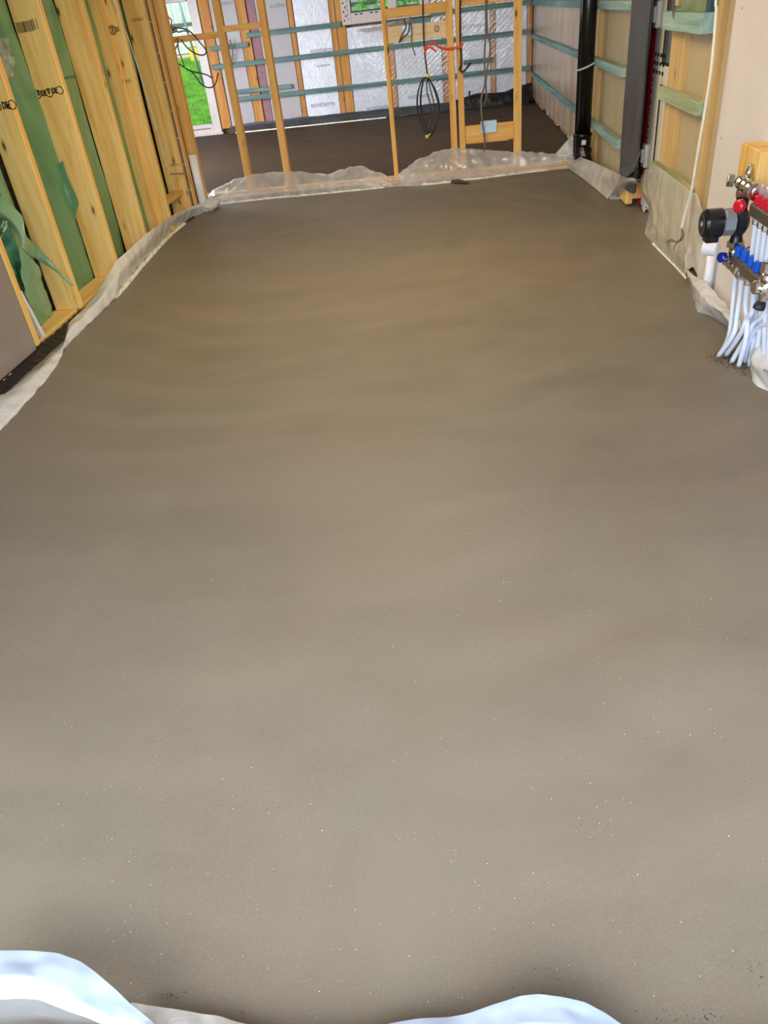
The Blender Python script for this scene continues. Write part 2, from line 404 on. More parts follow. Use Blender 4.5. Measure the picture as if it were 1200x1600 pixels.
M['cable_white'] = plain('cable_white', (226, 222, 212), 0.4)
M['cable_brown'] = plain('cable_brown_grey', (92, 72, 58), 0.5)
M['orange'] = plain('orange_strap', (232, 78, 38), 0.4)
M['yellow'] = plain('yellow_tie', (222, 214, 70), 0.5)
M['socket'] = plain('galvanised_box', (196, 212, 224), 0.35, 0.3, 0.08, 30)
M['foamstrip'] = plain('white_edge_foam', (236, 228, 212), 0.8, 0, 0.15, 26, 0.3, 0.8)
M['mortar'] = plain('screed_splash', (96, 78, 54), 0.8, 0, 0.25, 40, 0.3, 1.0)
M['greytimber'] = plain('pinkish_sill', (214, 184, 160), 0.6, 0, 0.05, 6)
M['concrete'] = plain('threshold_concrete', (176, 162, 146), 0.8, 0, 0.1, 14, 0.3, 0.4)
M['fence'] = plain('pale_fence', (206, 214, 212), 0.7, 0, 0.06, 6)
M['fence_shadow'] = plain('fence_shadow_line', (96, 104, 102), 0.7)
M['pinkgravel'] = plain('pink_edging', (214, 190, 176), 0.8)
M['yellowbox'] = plain('yellow_plastic', (236, 200, 60), 0.5)
M['streak'] = plain('blue_grey_streak', (150, 178, 190), 0.4, 0.2)
M['grass'] = plain('grass', (112, 176, 56), 0.8, 0, 0.25, 2.5)
M['lawn'] = plain('lawn_soil', (104, 160, 52), 0.9, 0, 0.25, 3, 0.2, 1.0)
M['hedge'] = plain('hedge', (88, 150, 60), 0.8, 0, 0.3, 6)
def glass_mat():
    m = Mat('pane_glass'); m.n.remove(m.b); tr = m.node('ShaderNodeBsdfTransparent', Color=(0.93, 0.97, 0.95, 1)); gs = m.node('ShaderNodeBsdfGlossy', Roughness=0.02)
    fr = m.schlick(1.45); c = m.node('ShaderNodeMixShader'); m.link(fr, c.inputs[0]); m.link(tr.outputs[0], c.inputs[1]); m.link(gs.outputs[0], c.inputs[2])
    m.link(c.outputs[0], m.out.inputs[0]); return m.m
M['glass'] = glass_mat()

def text(body, size, origin, right, up, mat, parent=None, name='stamp', label=None, bold=0.0, squash=1.0):
    cu = bpy.data.curves.new(name, 'FONT'); cu.body = body; cu.size = size; cu.offset = bold; cu.align_x = 'CENTER'; cu.align_y = 'CENTER'
    to = bpy.data.objects.new(name, cu); me = bpy.data.meshes.new_from_object(to); bpy.data.objects.remove(to)
    r = Vector(right).normalized(); u = Vector(up).normalized(); n = r.cross(u)
    mb = MB(); mb.add([Vector(origin) + r * v.co.x * squash + u * v.co.y for v in me.vertices], [tuple(p.vertices) for p in me.polygons])
    bpy.data.meshes.remove(me)
    o = obj(name, mb, mat, parent)
    if label: o['label'] = label
    return o
def ring(mb, c, r, u, tcol=0.2, n=20):
    c = Vector(c); u0 = Vector(u[0]); u1 = Vector(u[1]); vs = []
    for k in range(n):
        t = 2*math.pi*k/n; d = u0*math.cos(t) + u1*math.sin(t); vs += [c + d*r, c + d*r*(1-tcol)]
    return mb.add(vs, [(2*k, 2*((k+1) % n), 2*((k+1) % n)+1, 2*k+1) for k in range(n)])
def struct(name, mb, mat, smooth=False):
    o = obj(name, mb, mat, None, smooth); o['kind'] = 'structure'; return o

# ================================================================== STRUCTURE
def ground(name, x0, x1, y0, y1, st, mat, amp):
    nx = int((x1-x0)/st)+1; ny = int((y1-y0)/st)+1; rows = []
    for j in range(ny):
        y = y0 + (y1-y0)*j/(ny-1)
        rows.append([Vector((x0+(x1-x0)*i/(nx-1), y, amp*noise.noise(Vector(((x0+(x1-x0)*i/(nx-1))*0.9, y*0.9, 3))))) for i in range(nx)])
    mb = MB().sheet(rows)
    return struct(name, mb, mat, True)
ground('floor', -2.86, 1.62, 0.50, 8.66, 0.06, M['floor'], 0.003)
ground('floor.001', -5.0, 1.58, 8.66, 14.78, 0.12, M['floor_dark'], 0.003)
sub = MB().box((-5.1, 0.2, -0.25), (1.75, 15.0, -0.02)); struct('floor.002', sub, M['concrete'])
cl = MB().box((-5.1, 0.1, 2.62), (1.75, 15.0, 2.72)); struct('ceiling', cl, M['ceiling'])

# ---- left wall
XL = -2.65
wl = struct('wall_left', MB().box((-3.0, 0.1, -0.02), (-2.9, 8.36, 2.62)), M['osb'])
def stud_l(y, x0, x1, wd=0.055, z0=0.045, mat='pine_z', name='stud'):
    return obj(name, MB().box((x0, y, z0), (x1, y + wd, 2.6), 0.003), W[mat], wl)
st = {}
for i, (y, xb) in enumerate([(0.45, -2.85), (1.2, -2.85), (1.95, -2.85), (2.75, -2.85), (3.50, -2.85), (4.295, -2.83), (4.99, -2.835), (5.765, -2.86), (6.49, -2.86), (7.19, -2.802), (7.85, -2.845)]):
    st[i] = stud_l(y, xb, XL)
obj('packer', MB().box((-2.89, 7.15, 0.05), (-2.765, 7.19, 2.6), 0.003), W['pine_z'], wl)
obj('sole_plate', MB().box((-2.86, 4.30, -0.01), (-2.68, 8.3, 0.045), 0.004), W['pine_y'], wl)
# green membrane between the studs, one sagging sheet per bay
ys = [4.35, 5.045, 5.82, 6.545, 7.19, 7.905]
ends = [4.985, 5.765, 6.49, 7.15, 7.85, 8.0]
for k, (a, b) in enumerate(zip(ys[:5], ends[:5])):
    rows = []
    for j in range(40):
        z = 0.03 + 2.55 * j / 39; r = []
        for i in range(22):
            t = i / 21; y = a + (b - a) * t; q = Vector((y*3.0 + k*5, z*1.3, k*2.2))
            d = 0.025*noise.noise(q) + 0.012*abs(noise.noise(q*3.1)) + 0.012*math.sin(t*math.pi)
            r.append(Vector((-2.868 + d, y, z)))
        rows.append(r)
    obj('green_membrane', MB().sheet(rows), M['green'], wl, True)
# torn loose flaps of the membrane that spill over the studs
film('membrane_flap', [[XX(-30, 285, -2.80), XX(0, 305, -2.79), XX(22, 324, -2.77), XX(36, 338, -2.75), XX(40, 368, -2.74), YY(60, 388, 4.965), YY(88, 420, 4.97), YY(116, 446, 4.975)],
                       [XX(-30, 320, -2.81), XX(0, 330, -2.80), XX(18, 345, -2.78), XX(32, 360, -2.76), XX(38, 380, -2.75), YY(58, 396, 4.96), YY(87, 420.5, 4.965), YY(114, 446.5, 4.975)],
                       [XX(-30, 350, -2.84), XX(0, 342, -2.84), XX(14, 352, -2.82), XX(27, 368, -2.79), XX(38, 392, -2.76), YY(58, 406, 4.965), YY(86, 423, 4.97), YY(112, 447, 4.975)]], M['green'], 44, 14, 0.010, 6, 3, wl)
film('membrane_flap', [[XX(30, 385, -2.76), XX(45, 400, -2.75), XX(60, 415, -2.78)], [XX(34, 430, -2.78), XX(50, 440, -2.76), XX(70, 450, -2.80)],
                       [XX(45, 480, -2.80), XX(62, 490, -2.80), XX(85, 500, -2.83)], [XX(52, 500, -2.82), XX(68, 512, -2.80), XX(92, 488, -2.84)]], M['green'], 18, 22, 0.02, 8, 5, wl)
film('membrane_flap', [[XX(0, 300, -2.81), XX(10, 340, -2.80), XX(20, 372, -2.80), XX(30, 392, -2.80)],
                       [XX(-10, 330, -2.84), XX(0, 400, -2.85), XX(30, 450, -2.85), XX(48, 455, -2.86)]], M['green_dark'], 24, 16, 0.03, 9, 6, wl)
film('membrane_flap', [[YY(98, 250, 5.75), YY(104, 272, 5.752), YY(110, 287, 5.753), YY(118, 303, 5.755), YY(124, 317, 5.757), YY(119, 331, 5.755), YY(118, 348, 5.752)],
                       [YY(94, 255, 5.748), YY(98, 275, 5.748), YY(103, 290, 5.748), YY(108, 304, 5.748), YY(112, 318, 5.748), YY(110, 333, 5.748), YY(112, 348, 5.748)],
                       [XX(84, 255, -2.895), XX(88, 275, -2.895), XX(92, 292, -2.895), XX(96, 306, -2.895), XX(100, 320, -2.895), XX(102, 335, -2.895), XX(104, 350, -2.895)]], M['green'], 30, 12, 0.002, 5, 8, wl)
film('hole_shade', [[XX(30, 448, -2.846), XX(46, 462, -2.846), XX(52, 470, -2.846)], [XX(34, 470, -2.846), XX(46, 478, -2.846), XX(55, 480, -2.846)], [XX(42, 492, -2.846), XX(48, 492, -2.846), XX(50, 488, -2.846)]], M['dpc'], 12, 8, 0.004, 12, 3, wl)  # black patch standing in for the dark of a hole in the membrane
# taped join in the green membrane
obj('membrane_fold', MB().box((-2.852, 5.82, 1.39), (-2.846, 6.48, 1.40)), M['green_dark'], wl)
# grey torn silver scrap on the first bay
film('foil_scrap', [[XX(-12, 55, -2.83), XX(4, 60, -2.82), XX(16, 60, -2.83)], [XX(-12, 90, -2.82), XX(6, 92, -2.80), XX(20, 92, -2.83)], [XX(0, 125, -2.83), XX(10, 126, -2.80), XX(22, 118, -2.84)]],
     plain('silvery_scrap', (150, 168, 158), 0.15, 0.2, 0.3, 20), 16, 18, 0.02, 14, 2, wl)
# foil board filling the nearest bays flush with the studs
for a, b in ((0.51, 1.19), (1.26, 1.94), (2.01, 2.74), (2.81, 3.49), (3.56, 4.287)):
    o = obj('insulation_board', MB().box((-2.80, a, 0.028), (-2.652, b, 2.6), 0.004), M['foil_brown'], wl)
obj('batten', MB().box((-2.66, 3.2, -0.01), (-2.64, 4.0, 0.024), 0.003), W['orange_y'], wl)
# strip of black damp course lapping the sole plate
rows = []
for j in range(5):
    r = []
    for i in range(160):
        y = 3.4 + 2.2 * i / 159; q = Vector((y*9, 0, 1)); up = 0.034 + 0.010*noise.noise(Vector((y*4, 2, 0)))
        prof = [(-2.662, up), (-2.645, up - 0.008), (-2.632, 0.03), (-2.61, 0.012), (-2.57, 0.004)][j]
        r.append(Vector((prof[0] + 0.006*noise.noise(q), y, prof[1] + 0.004*noise.noise(Vector((y*26, j*0.3, 2))) + 0.0025*math.sin(y*75 + noise.noise(Vector((y*3, 0, 7)))*5))))
    rows.append(r)
obj('damp_course', MB().sheet(rows), M['dpc'], wl, True)
# the stack of timbers that closes the wall's far end
obj('foam_strip', MB().box((-2.84, 7.905, 0.045), (-2.655, 7.995, 2.6), 0.004), M['grey_foam'], wl)
for k in range(9):
    z = 0.25 + k * 0.24
    obj('staple', MB().box((-2.656, 7.93 + 0.01*(k % 2), z), (-2.648, 7.97 + 0.01*(k % 2), z + 0.008), 0.001), M['label'], wl)
obj('stud', MB().box((-2.84, 7.995, 0.045), (-2.645, 8.09, 2.6), 0.003), W['orange_z'], wl)
obj('gap_strip', MB().box((-2.84, 8.09, 0.03), (-2.70, 8.28, 2.6), 0.003), M['dark_gap'], wl)  # dark red-brown strip set in the gap between the end studs
obj('stud', MB().box((-2.75, 8.28, 0.03), (-2.605, 8.36, 2.6), 0.003), W['orange_z'], wl)
# noggin low between the last two studs, and a blue twine
obj('noggin', MB().box((-2.80, 7.24, 0.24), (-2.69, 7.85, 0.28), 0.003), W['pine_y'], wl)
t0 = XX(265, 272, -2.647); obj('twine', MB().tube([XX(266, 272, -2.648), XX(290, 271, -2.648)], 0.006, 6), M['cable_grey'], wl)

# printed grade stamps on the timber
def stampside(k, px, py, body, size, circ=None, h=1.0):
    y = st[k].data.vertices[0].co.y
    Yp = min(v.co.y for v in st[k].data.vertices) - 0.0015
    c = YY(px, py, Yp)
    return c, Yp
def stamp(k, px, py, body, size, circles=(), squash=0.8, bold=0.0015, mat='ink'):
    c, Yp = stampside(k, px, py, body, size)
    if body: text(body, size, c, (1, 0, 0), (0, 0, 1), M[mat], st[k], bold=bold, squash=squash)
    for dx, r in circles:
        mb = MB(); ring(mb, c + Vector((dx, 0, 0)), r, ((1, 0, 0), (0, 0, 1)), 0.22); obj('stamp', mb, M[mat], st[k])
stamp(6, 8, 165, 'DE', 0.05, ((-0.052, 0.027), (0.046, 0.027)), 0.6, 0.003)
stamp(6, 14, 167, 'C', 0.036, (), 0.8, 0.003)
stamp(7, 68, 146, 'DE', 0.045, ((-0.045, 0.028), (0.042, 0.028)), 0.6, 0.003)
stamp(7, 76, 143, 'S', 0.04, (), 0.8, 0.003); stamp(7, 60, 146, 'S', 0.036, (), 0.8, 0.003)
stamp(7, 85, 142, 'DE', 0.045, ((0.04, 0.026),), 0.6, 0.003)
stamp(7, 33, 44, 'IIIIIII', 0.085, (), 0.42, 0.001); stamp(7, 44, 42, 'IIIIIII', 0.085, (), 0.42, 0.001); stamp(7, 54, 39, 'III I', 0.085, (), 0.42, 0.001)
stamp(9, 176, 47, 'E', 0.034, ((0.0, 0.034), (0.0, 0.022)), 0.8, 0.002); stamp(9, 168, 49, ':I', 0.05, (), 0.6); stamp(9, 184, 46, 'DE', 0.045, (), 0.5, 0.001)
stamp(9, 197, 128, 'III  WV', 0.05, (), 0.6, 0.0, 'cable_brown')
stamp(10, 214, 31, 'I EEHHBHE', 0.034, (), 0.7, 0.0, 'cable_brown')
stamp(10, 273, 258, 'EPEDTN', 0.030, (), 0.9, 0.0, 'cable_brown')

# ---- right wall (framed part) with the sidelight opening, then the plasterboard part
XR = 1.5
mb = MB().box((1.66, 7.0, -0.02), (1.74, 14.9, 2.62)).box((1.66, 4.6, -0.02), (1.74, 5.75, 2.62)).box((1.66, 5.75, 2.2), (1.74, 7.0, 2.62)).box((1.66, 5.75, -0.05), (1.74, 7.0, 0.02))
wr = struct('wall_right', mb, M['osb'])
for (y0, y1) in ((5.60, 5.90), (4.93, 5.06), (7.04, 7.22), (8.60, 8.78), (9.35, 9.43), (10.4, 10.48), (11.5, 11.58), (12.6, 12.68), (13.6, 13.68)):
    obj('stud', MB().box((1.50, y0, 0.02), (1.66, y1, 2.6), 0.004), W['pine_z'], wr)
for (y0, y1) in ((4.66, 4.93), (5.06, 5.60), (7.22, 8.60), (8.78, 9.35), (9.43, 10.4), (10.48, 11.5), (11.58, 12.6), (12.68, 13.6), (13.68, 14.7)):
    obj('insulation_board', MB().box((1.54, y0 + 0.004, 0.03), (1.655, y1 - 0.004, 2.6), 0.003), M['foil_dull'], wr)
for z in (0.42, 0.96, 1.42):
    obj('batten', MB().box((1.45, 7.18, z - 0.033), (1.50, 8.9, z + 0.033), 0.003), W['aqua_y'], wr)
    obj('batten', MB().box((1.45, 9.2, z - 0.033), (1.50, 14.62, z + 0.033), 0.003), W['teal_y'], wr)
for z, m_ in ((0.46, 'sage_y'), (0.93, 'sage_y')):
    obj('batten', MB().box((1.45, 4.98, z - 0.038), (1.50, 5.93, z + 0.038), 0.003), W[m_], wr)
obj('batten', MB().box((1.42, 4.98, 1.30), (1.50, 5.86, 1.40), 0.003), W['aqua_y'], wr)
# wall film over the framed part
rows = []
for j in range(40):
    z = 2.55 - 2.50 * j / 39; r = []
    for i in range(120):
        y = 9.0 + 5.66 * i / 119; lo = 0.05 + 0.05*abs(noise.noise(Vector((y*1.3, 0, 4)))) + 0.03*noise.noise(Vector((y*5, 0, 2)))
        zz = 2.55 - (2.55 - lo) * j / 39
        pinz = min(abs(zz - 0.42), abs(zz - 0.96), abs(zz - 1.42)); d = 0.012 + 0.03*min(1, pinz/0.15)*(0.5 + noise.noise(Vector((y*3.0, zz*0.7, 1))))
        r.append(Vector((1.485 - 0.0*d + (0.012 - d)*0.6, y, zz)))
    rows.append(r)
obj('wall_film', MB().sheet(rows), M['vcl_side'], wr, True)
rows = []
for j in range(30):
    r = []
    for i in range(50):
        y = 7.02 + 1.95 * i / 49; zz = 0.04 + 2.5 * j / 29; r.append(Vector((1.494 + 0.003*noise.noise(Vector((y*3, zz*1.5, 8))), y, zz)))
    rows.append(r)
obj('wall_film', MB().sheet(rows), M['bay_film'], wr, True)
rows = []
for j in range(30):
    r = []
    for i in range(40):
        y = 4.66 + 1.2 * i / 39; zz = 0.3 + 2.3 * j / 29; r.append(Vector((1.494 + 0.003*noise.noise(Vector((y*3, zz*1.5, 9))), y, zz)))
    rows.append(r)
obj('wall_film', MB().sheet(rows), M['bay_film'], wr, True)
# plasterboard lining nearer the camera
wr2 = struct('wall_right.001', MB().box((1.485, 0.1, 0.02), (1.66, 4.665, 2.62), 0.003), M['drywall'])
obj('screw_head', MB().lathe(YY(1155, 4, 4.60) * 0 + Vector((1.4845, 4.55, 1.42)), (-1, 0, 0), [(0, 0.006), (0.001, 0.005)], 10), M['cable_grey'], wr2)
obj('screw_head', MB().lathe(Vector((1.4845, 4.58, 0.83)), (-1, 0, 0), [(0, 0.006), (0.001, 0.005)], 10), M['cable_grey'], wr2)

# ---- sidelight door in the right wall
d1 = struct('door_1', MB().box((1.58, 6.56, 0.03), (1.66, 6.675, 2.2), 0.006).box((1.58, 5.75, 0.03), (1.66, 5.83, 2.2), 0.006).box((1.58, 5.83, 2.1), (1.66, 6.56, 2.2), 0.006), M['upvc'])
obj('door_leaf', MB().box((1.575, 6.40, 0.06), (1.64, 6.555, 2.1), 0.005).box((1.575, 5.85, 0.93), (1.64, 6.40, 1.06), 0.005).box((1.575, 5.85, 0.06), (1.64, 6.40, 0.2), 0.005), M['upvc'], d1)
obj('lower_panel', MB().box((1.585, 5.85, 0.20), (1.63, 6.38, 0.925), 0.003), M['upvc'], d1)
obj('gasket', MB().box((1.578, 6.385, 0.20), (1.60, 6.402, 0.93)).box((1.574, 6.385, 1.06), (1.60, 6.405, 2.1)).box((1.574, 5.86, 1.055), (1.60, 6.40, 1.068)), M['gasket'], d1)
obj('glazing_bead', MB().box((1.578, 6.28, 1.07), (1.60, 6.385, 2.1), 0.004), M['gunmetal'], d1)
obj('pane', MB().box((1.60, 5.85, 1.06), (1.61, 6.38, 2.1)), M['glass'], d1)
for (px, py) in ((1029, 22), (1009, 243)):
    c = XX(px, py, 1.57); h = MB().box((1.545, c.y - 0.05, c.z - 0.085), (1.60, c.y + 0.05, c.z + 0.085), 0.008).box((1.53, c.y - 0.025, c.z - 0.05), (1.55, c.y + 0.03, c.z + 0.05), 0.005)
    obj('hinge', h, M['upvc'], d1)
mb = MB()
for i in range(4):
    for j in range(3):
        if (i + j) % 7 == 6: continue
        y = 6.58 - i*0.085; z = 1.10 - j*0.055
        mb.box((1.5728, y, z), (1.5745, y + 0.045, z + 0.024))
obj('film_print', mb, M['black_matt'], d1)
mb = MB()
for k in range(26):
    z = 0.30 + k*0.027 + 0.006*((k*7) % 3)
    if k % 5 != 4: mb.box((1.5775, 6.63, z), (1.5798, 6.63 + 0.018 + 0.006*(k % 3), z + 0.014))
obj('film_print', mb, M['cable_brown'], d1)

# ---- far wall
YB = 14.7
mb = MB().box((-5.1, 14.82, 2.1), (-3.90, 14.9, 2.62)).box((-4.07, 14.82, -0.02), (-1.66, 14.9, 2.62)).box((-1.66, 14.82, -0.02), (-0.2, 14.9, 1.42)).box((-1.66, 14.82, 2.3), (-0.2, 14.9, 2.62)).box((-0.2, 14.82, -0.02), (1.75, 14.9, 2.62))
wb = struct('wall_back', mb, M['osb'])
def bx(px): return px
studs_b = [(-4.045, -3.87, 'brown_z'), (-3.41, -3.25, 'brown_z'), (-2.55, -2.47, 'brown_z'), (-1.86, -1.62, 'brown_z'), (-0.945, -0.84, 'brown_z'), (-0.03, 0.16, 'brown_z'), (0.785, 0.86, 'brown_z'), (1.39, 1.47, 'brown_z')]
for a, b, m_ in studs_b:
    top = 1.38 if (a > -1.6 and b < -0.2) else 2.6
    obj('stud', MB().box((a, 14.70, 0.07), (b, 14.82, top), 0.004), W[m_], wb)
obj('stud', MB().box((-1.775, 14.692, 0.07), (-1.765, 14.70, 2.6)), M['cable_brown'], wb)
boards = [(-3.86, -3.42, 'foil_plain', 2.6), (-3.09, -2.56, 'foil_plain', 2.6), (-2.46, -1.87, 'foil', 2.6), (-1.61, -0.955, 'foil', 1.37), (-0.83, -0.04, 'foil', 1.37), (0.17, 0.775, 'foil', 2.6), (0.87, 1.38, 'foil', 2.6)]
bobs = []
for a, b, m_, t in boards:
    bobs.append(obj('insulation_board', MB().box((a, 14.715, 0.09), (b, 14.82, t), 0.004), M[m_], wb))
obj('insulation_board', MB().box((-3.24, 14.73, 0.09), (-3.10, 14.82, 2.6), 0.003), M['pink'], wb, label='pink board edge')
for a, b, z in ((-3.75, 1.44, 0.51), (-4.0, 1.44, 1.03), (-3.3, -1.69, 1.43), (-0.2, 1.44, 1.43)):
    obj('batten', MB().box((a, 14.64, z - 0.036), (b, 14.69, z + 0.036), 0.003), W['teal_x'], wb)
for a, b, z, m_ in ((-3.98, -3.30, 1.30, 'teal_x'), (-3.75, -2.66, 0.62, 'teal_x'), (0.32, 0.80, 0.69, 'teal_x'), (-1.0, -0.2, 1.36, 'teal_x')):
    obj('batten', MB().box((a, 14.65, z - 0.034), (b, 14.69, z + 0.034), 0.003), W[m_], wb)
# printed maker's word on the boards
for (b_, px, py, sz) in ((1, 437, 8, 0.085), (1, 466, 183, 0.07), (2, 502, 78, 0.10), (2, 504, 163, 0.11), (3, 590, 168, 0.10), (4, 655, 150, 0.10), (4, 648, 60, 0.09), (5, 738, 40, 0.10), (5, 735, 165, 0.09), (0, 352, 5, 0.07), (2, 505, 102, 0.06)):
    c = YY(px, py, 14.712); a, b = boards[b_][0], boards[b_][1]
    text('ecotherm', sz, c, (1, 0, 0), (0, 0, 1), M['ink_grey'], bobs[b_], 'print')
# damp-proof sheet lapping up at the foot of the far wall
rows = []
for j in range(7):
    r = []
    for i in range(150):
        x = -3.9 + 5.3 * i / 149; t = j / 6
        up = 0.10 + 0.012*noise.noise(Vector((x*3, 1, 0))) + (0.05 + 0.05*abs(noise.noise(Vector((x*4, 5, 0)))) if x > 0.2 else 0)
        r.append(Vector((x, 14.69 - 0.22*(1-t)**1.5 + 0.012*noise.noise(Vector((x*5, t*3, 0))), 0.006 + (up - 0.006)*t**1.6 + 0.006*noise.noise(Vector((x*8, t*4, 3))))))
    rows.append(r)
obj('damp_sheet', MB().sheet(rows), M['slate_film'], wb, True)
mb = MB()
rows = [[Vector((-3.8 + 5.2*i/80, 14.684, 0.085 + 0.01*noise.noise(Vector((i*0.3, 1, 0))))) for i in range(81)], [Vector((-3.8 + 5.2*i/80, 14.688, 0.125 + 0.012*noise.noise(Vector((i*0.23, 2, 0))) + (0.07 if i > 64 else 0))) for i in range(81)]]
obj('black_sheet', MB().sheet(rows), M['dpc'], wb, True)
film('black_sheet', [[(0.15, 14.60, 0.03), (0.5, 14.6, 0.03), (0.9, 14.55, 0.02), (1.2, 14.45, 0.015), (1.38, 14.25, 0.01)], [(0.15, 14.66, 0.15), (0.55, 14.66, 0.19), (0.9, 14.64, 0.17), (1.2, 14.60, 0.20), (1.44, 14.5, 0.22)], [(0.15, 14.68, 0.14), (0.55, 14.68, 0.22), (0.9, 14.67, 0.17), (1.25, 14.66, 0.26), (1.46, 14.58, 0.30)]], M['dpc'], 50, 12, 0.03, 7, 4, wb)
obj('edge_strip', MB().sheet([[Vector((-3.75 + 2.7*i/90, 14.44 + 0.006*noise.noise(Vector((i*0.7, 0, 0))), 0.004)) for i in range(91)], [Vector((-3.75 + 2.7*i/90, 14.455, 0.022 + 0.006*noise.noise(Vector((i*0.5, 3, 0))))) for i in range(91)], [Vector((-3.75 + 2.7*i/90, 14.49, 0.018)) for i in range(91)]]), M['foamstrip'], wb)
# clear film stapled over the far wall, with pull creases
rows = []
for j in range(90):
    r = []
    for i in range(320):
        x = -1.62 + 3.05 * i / 319; zt = 1.38 if x < -0.2 else 2.55; z = 0.10 + (zt - 0.10) * j / 89
        cr = math.sin((x*0.75 - z*1.0)*85 + 2*noise.noise(Vector((x*1.4, z*1.4, 0)))); msk = max(0, noise.noise(Vector((x*1.1 + 9, z*1.1, 2))) + 0.35)
        pinz = min(1, min(abs(z-0.51), abs(z-1.03), abs(z-1.43))/0.1)
        r.append(Vector((x, 14.697 - 0.006*msk*cr*pinz - 0.002, z)))
    rows.append(r)
obj('wall_film', MB().sheet(rows), M['vcl'], wb, True)
# sag of brown film beneath the window
film('film_swag', [[YY(556, 46, 14.66), YY(575, 44, 14.6), YY(595, 40, 14.6), YY(615, 33, 14.6), YY(640, 28, 14.64)], [YY(557, 49, 14.66), YY(572, 51, 14.56), YY(592, 47, 14.57), YY(612, 41, 14.58), YY(640, 36, 14.64)]], M['vcl_side'], 30, 8, 0.02, 9, 6, wb)

# ---- window in the far wall
w1 = struct('window_1', MB().box((-1.66, 14.66, 1.41), (-1.50, 14.78, 2.3), 0.006).box((-0.36, 14.66, 1.41), (-0.2, 14.78, 2.3), 0.006).box((-1.50, 14.66, 1.41), (-0.36, 14.78, 1.57), 0.006).box((-1.50, 14.66, 2.2), (-0.36, 14.78, 2.3), 0.006).box((-0.88, 14.67, 1.57), (-0.74, 14.77, 2.2), 0.005), M['upvc_shade'])
obj('gasket', MB().box((-1.50, 14.70, 1.57), (-1.489, 14.72, 2.2)).box((-1.49, 14.70, 1.565), (-0.36, 14.72, 1.59)), M['gasket'], w1)
obj('pane', MB().box((-1.49, 14.73, 1.58), (-0.88, 14.745, 2.2)), M['glass'], w1)
obj('pane', MB().box((-0.74, 14.73, 1.58), (-0.37, 14.745, 2.2)), M['glass'], w1)
mb = MB()
for k in range(9):
    x = -1.44 + k*0.085
    if k % 3 != 2: mb.box((x, 14.6575, 1.535), (x + 0.05, 14.659, 1.553))
for k in range(10):
    z = 1.46 + k*0.06; mb.box((-1.63 + 0.03*(k % 2), 14.6575, z), (-1.61 + 0.03*(k % 2), 14.659, z + 0.03)).box((-1.56, 14.6575, z + 0.02), (-1.55, 14.659, z + 0.045))
obj('film_print', mb, M['black_matt'], w1)

# ---- glazed patio door at the left end of the far wall
d2 = struct('door_2', MB().box((-4.20, 14.66, -0.01), (-4.05, 14.78, 2.1), 0.006).box((-5.0, 14.66, -0.02), (-4.20, 14.78, 0.17), 0.006).box((-5.0, 14.66, 2.0), (-4.22, 14.78, 2.1), 0.006).box((-5.08, 14.66, -0.02), (-4.98, 14.78, 2.1), 0.006), M['upvc_shade'])
obj('pane', MB().box((-4.98, 14.71, 0.17), (-4.22, 14.725, 2.0)), M['glass'], d2)
obj('sill', MB().box((-5.0, 14.60, -0.03), (-4.02, 14.66, 0.03), 0.004), M['upvc_shade'], d2)
obj('door_track', MB().box((-5.0, 14.645, 0.10), (-4.24, 14.662, 0.112), 0.002), M['cable_grey'], d2)

# ---- other walls of the far room (out of view)
mb = MB().box((-5.1, 8.36, -0.02), (-5.0, 9.6, 2.62)).box((-5.1, 14.0, -0.02), (-5.0, 14.9, 2.62)).box((-5.1, 9.6, 2.15), (-5.0, 14.0, 2.62))
struct('wall_left.001', mb, M['osb'])
struct('wall_front', MB().box((-5.1, 8.36, -0.02), (-2.86, 8.46, 2.62)), M['osb'])
struct('trim_1', MB().box((-5.0, 0.0, 2.35), (1.75, 0.1, 2.75)), W['pine_x'])

# ---- threshold at the camera's feet and the path outside
struct('trim_2', MB().box((-2.86, 0.18, -0.12), (1.6, 0.535, 0.10), 0.012), M['concrete'])

# ================================================================== STUD PARTITION (three frames)
YP0, YP1 = 8.75, 8.85
def pf_stud(p, xa, xb, m_='orange_z'):
    return obj('stud', MB().box((xa, YP0, 0.05), (xb, YP1, 2.6), 0.003), W[m_], p)
def pf_board(p, name, xa, xb, za, zb, y0=YP0, y1=YP1, m_='orange_x'):
    return obj(name, MB().box((xa, y0, za), (xb, y1, zb), 0.003), W[m_], p)
fl = thing('stud_frame', 'leftmost bare timber stud frame with one noggin rail reaching in front of the garden door', 'stud frame', (-2.2, 8.8, 0))
pf_stud(fl, -2.265, -2.195); pf_stud(fl, -1.82, -1.75)
pf_board(fl, 'noggin', -2.80, -2.265, 1.505, 1.56); pf_board(fl, 'noggin', -2.195, -1.82, 1.545, 1.60)
pf_board(fl, 'sole_plate', -2.78, -0.64, 0.0, 0.05, m_='pine_x')
fm = thing('stud_frame', 'middle timber stud frame with a pale backing board and the hanging black cable coil', 'stud frame', (-0.25, 8.8, 0))
pf_stud(fm, -0.60, -0.555); pf_stud(fm, 0.035, 0.10)
pf_board(fm, 'noggin', -0.555, 0.035, 1.50, 1.585)
pf_board(fm, 'sole_plate', -0.64, 0.105, 0.0, 0.05, m_='pine_x')
bbd = pf_board(fm, 'backing_board', -0.555, 0.035, 1.29, 1.43, 8.80, 8.83, 'pale_x'); bbd['label'] = 'pale backing board'
c = Vector((-0.06, 8.799, 1.37)); mb = MB(); ring(mb, c, 0.028, ((1, 0, 0), (0, 0, 1)), 0.3); ring(mb, c, 0.014, ((1, 0, 0), (0, 0, 1)), 0.4); obj('knot', mb, M['cable_brown'], bbd)
fr = thing('stud_frame', 'rightmost timber stud frame with a low wide board between its studs', 'stud frame', (0.43, 8.8, 0))
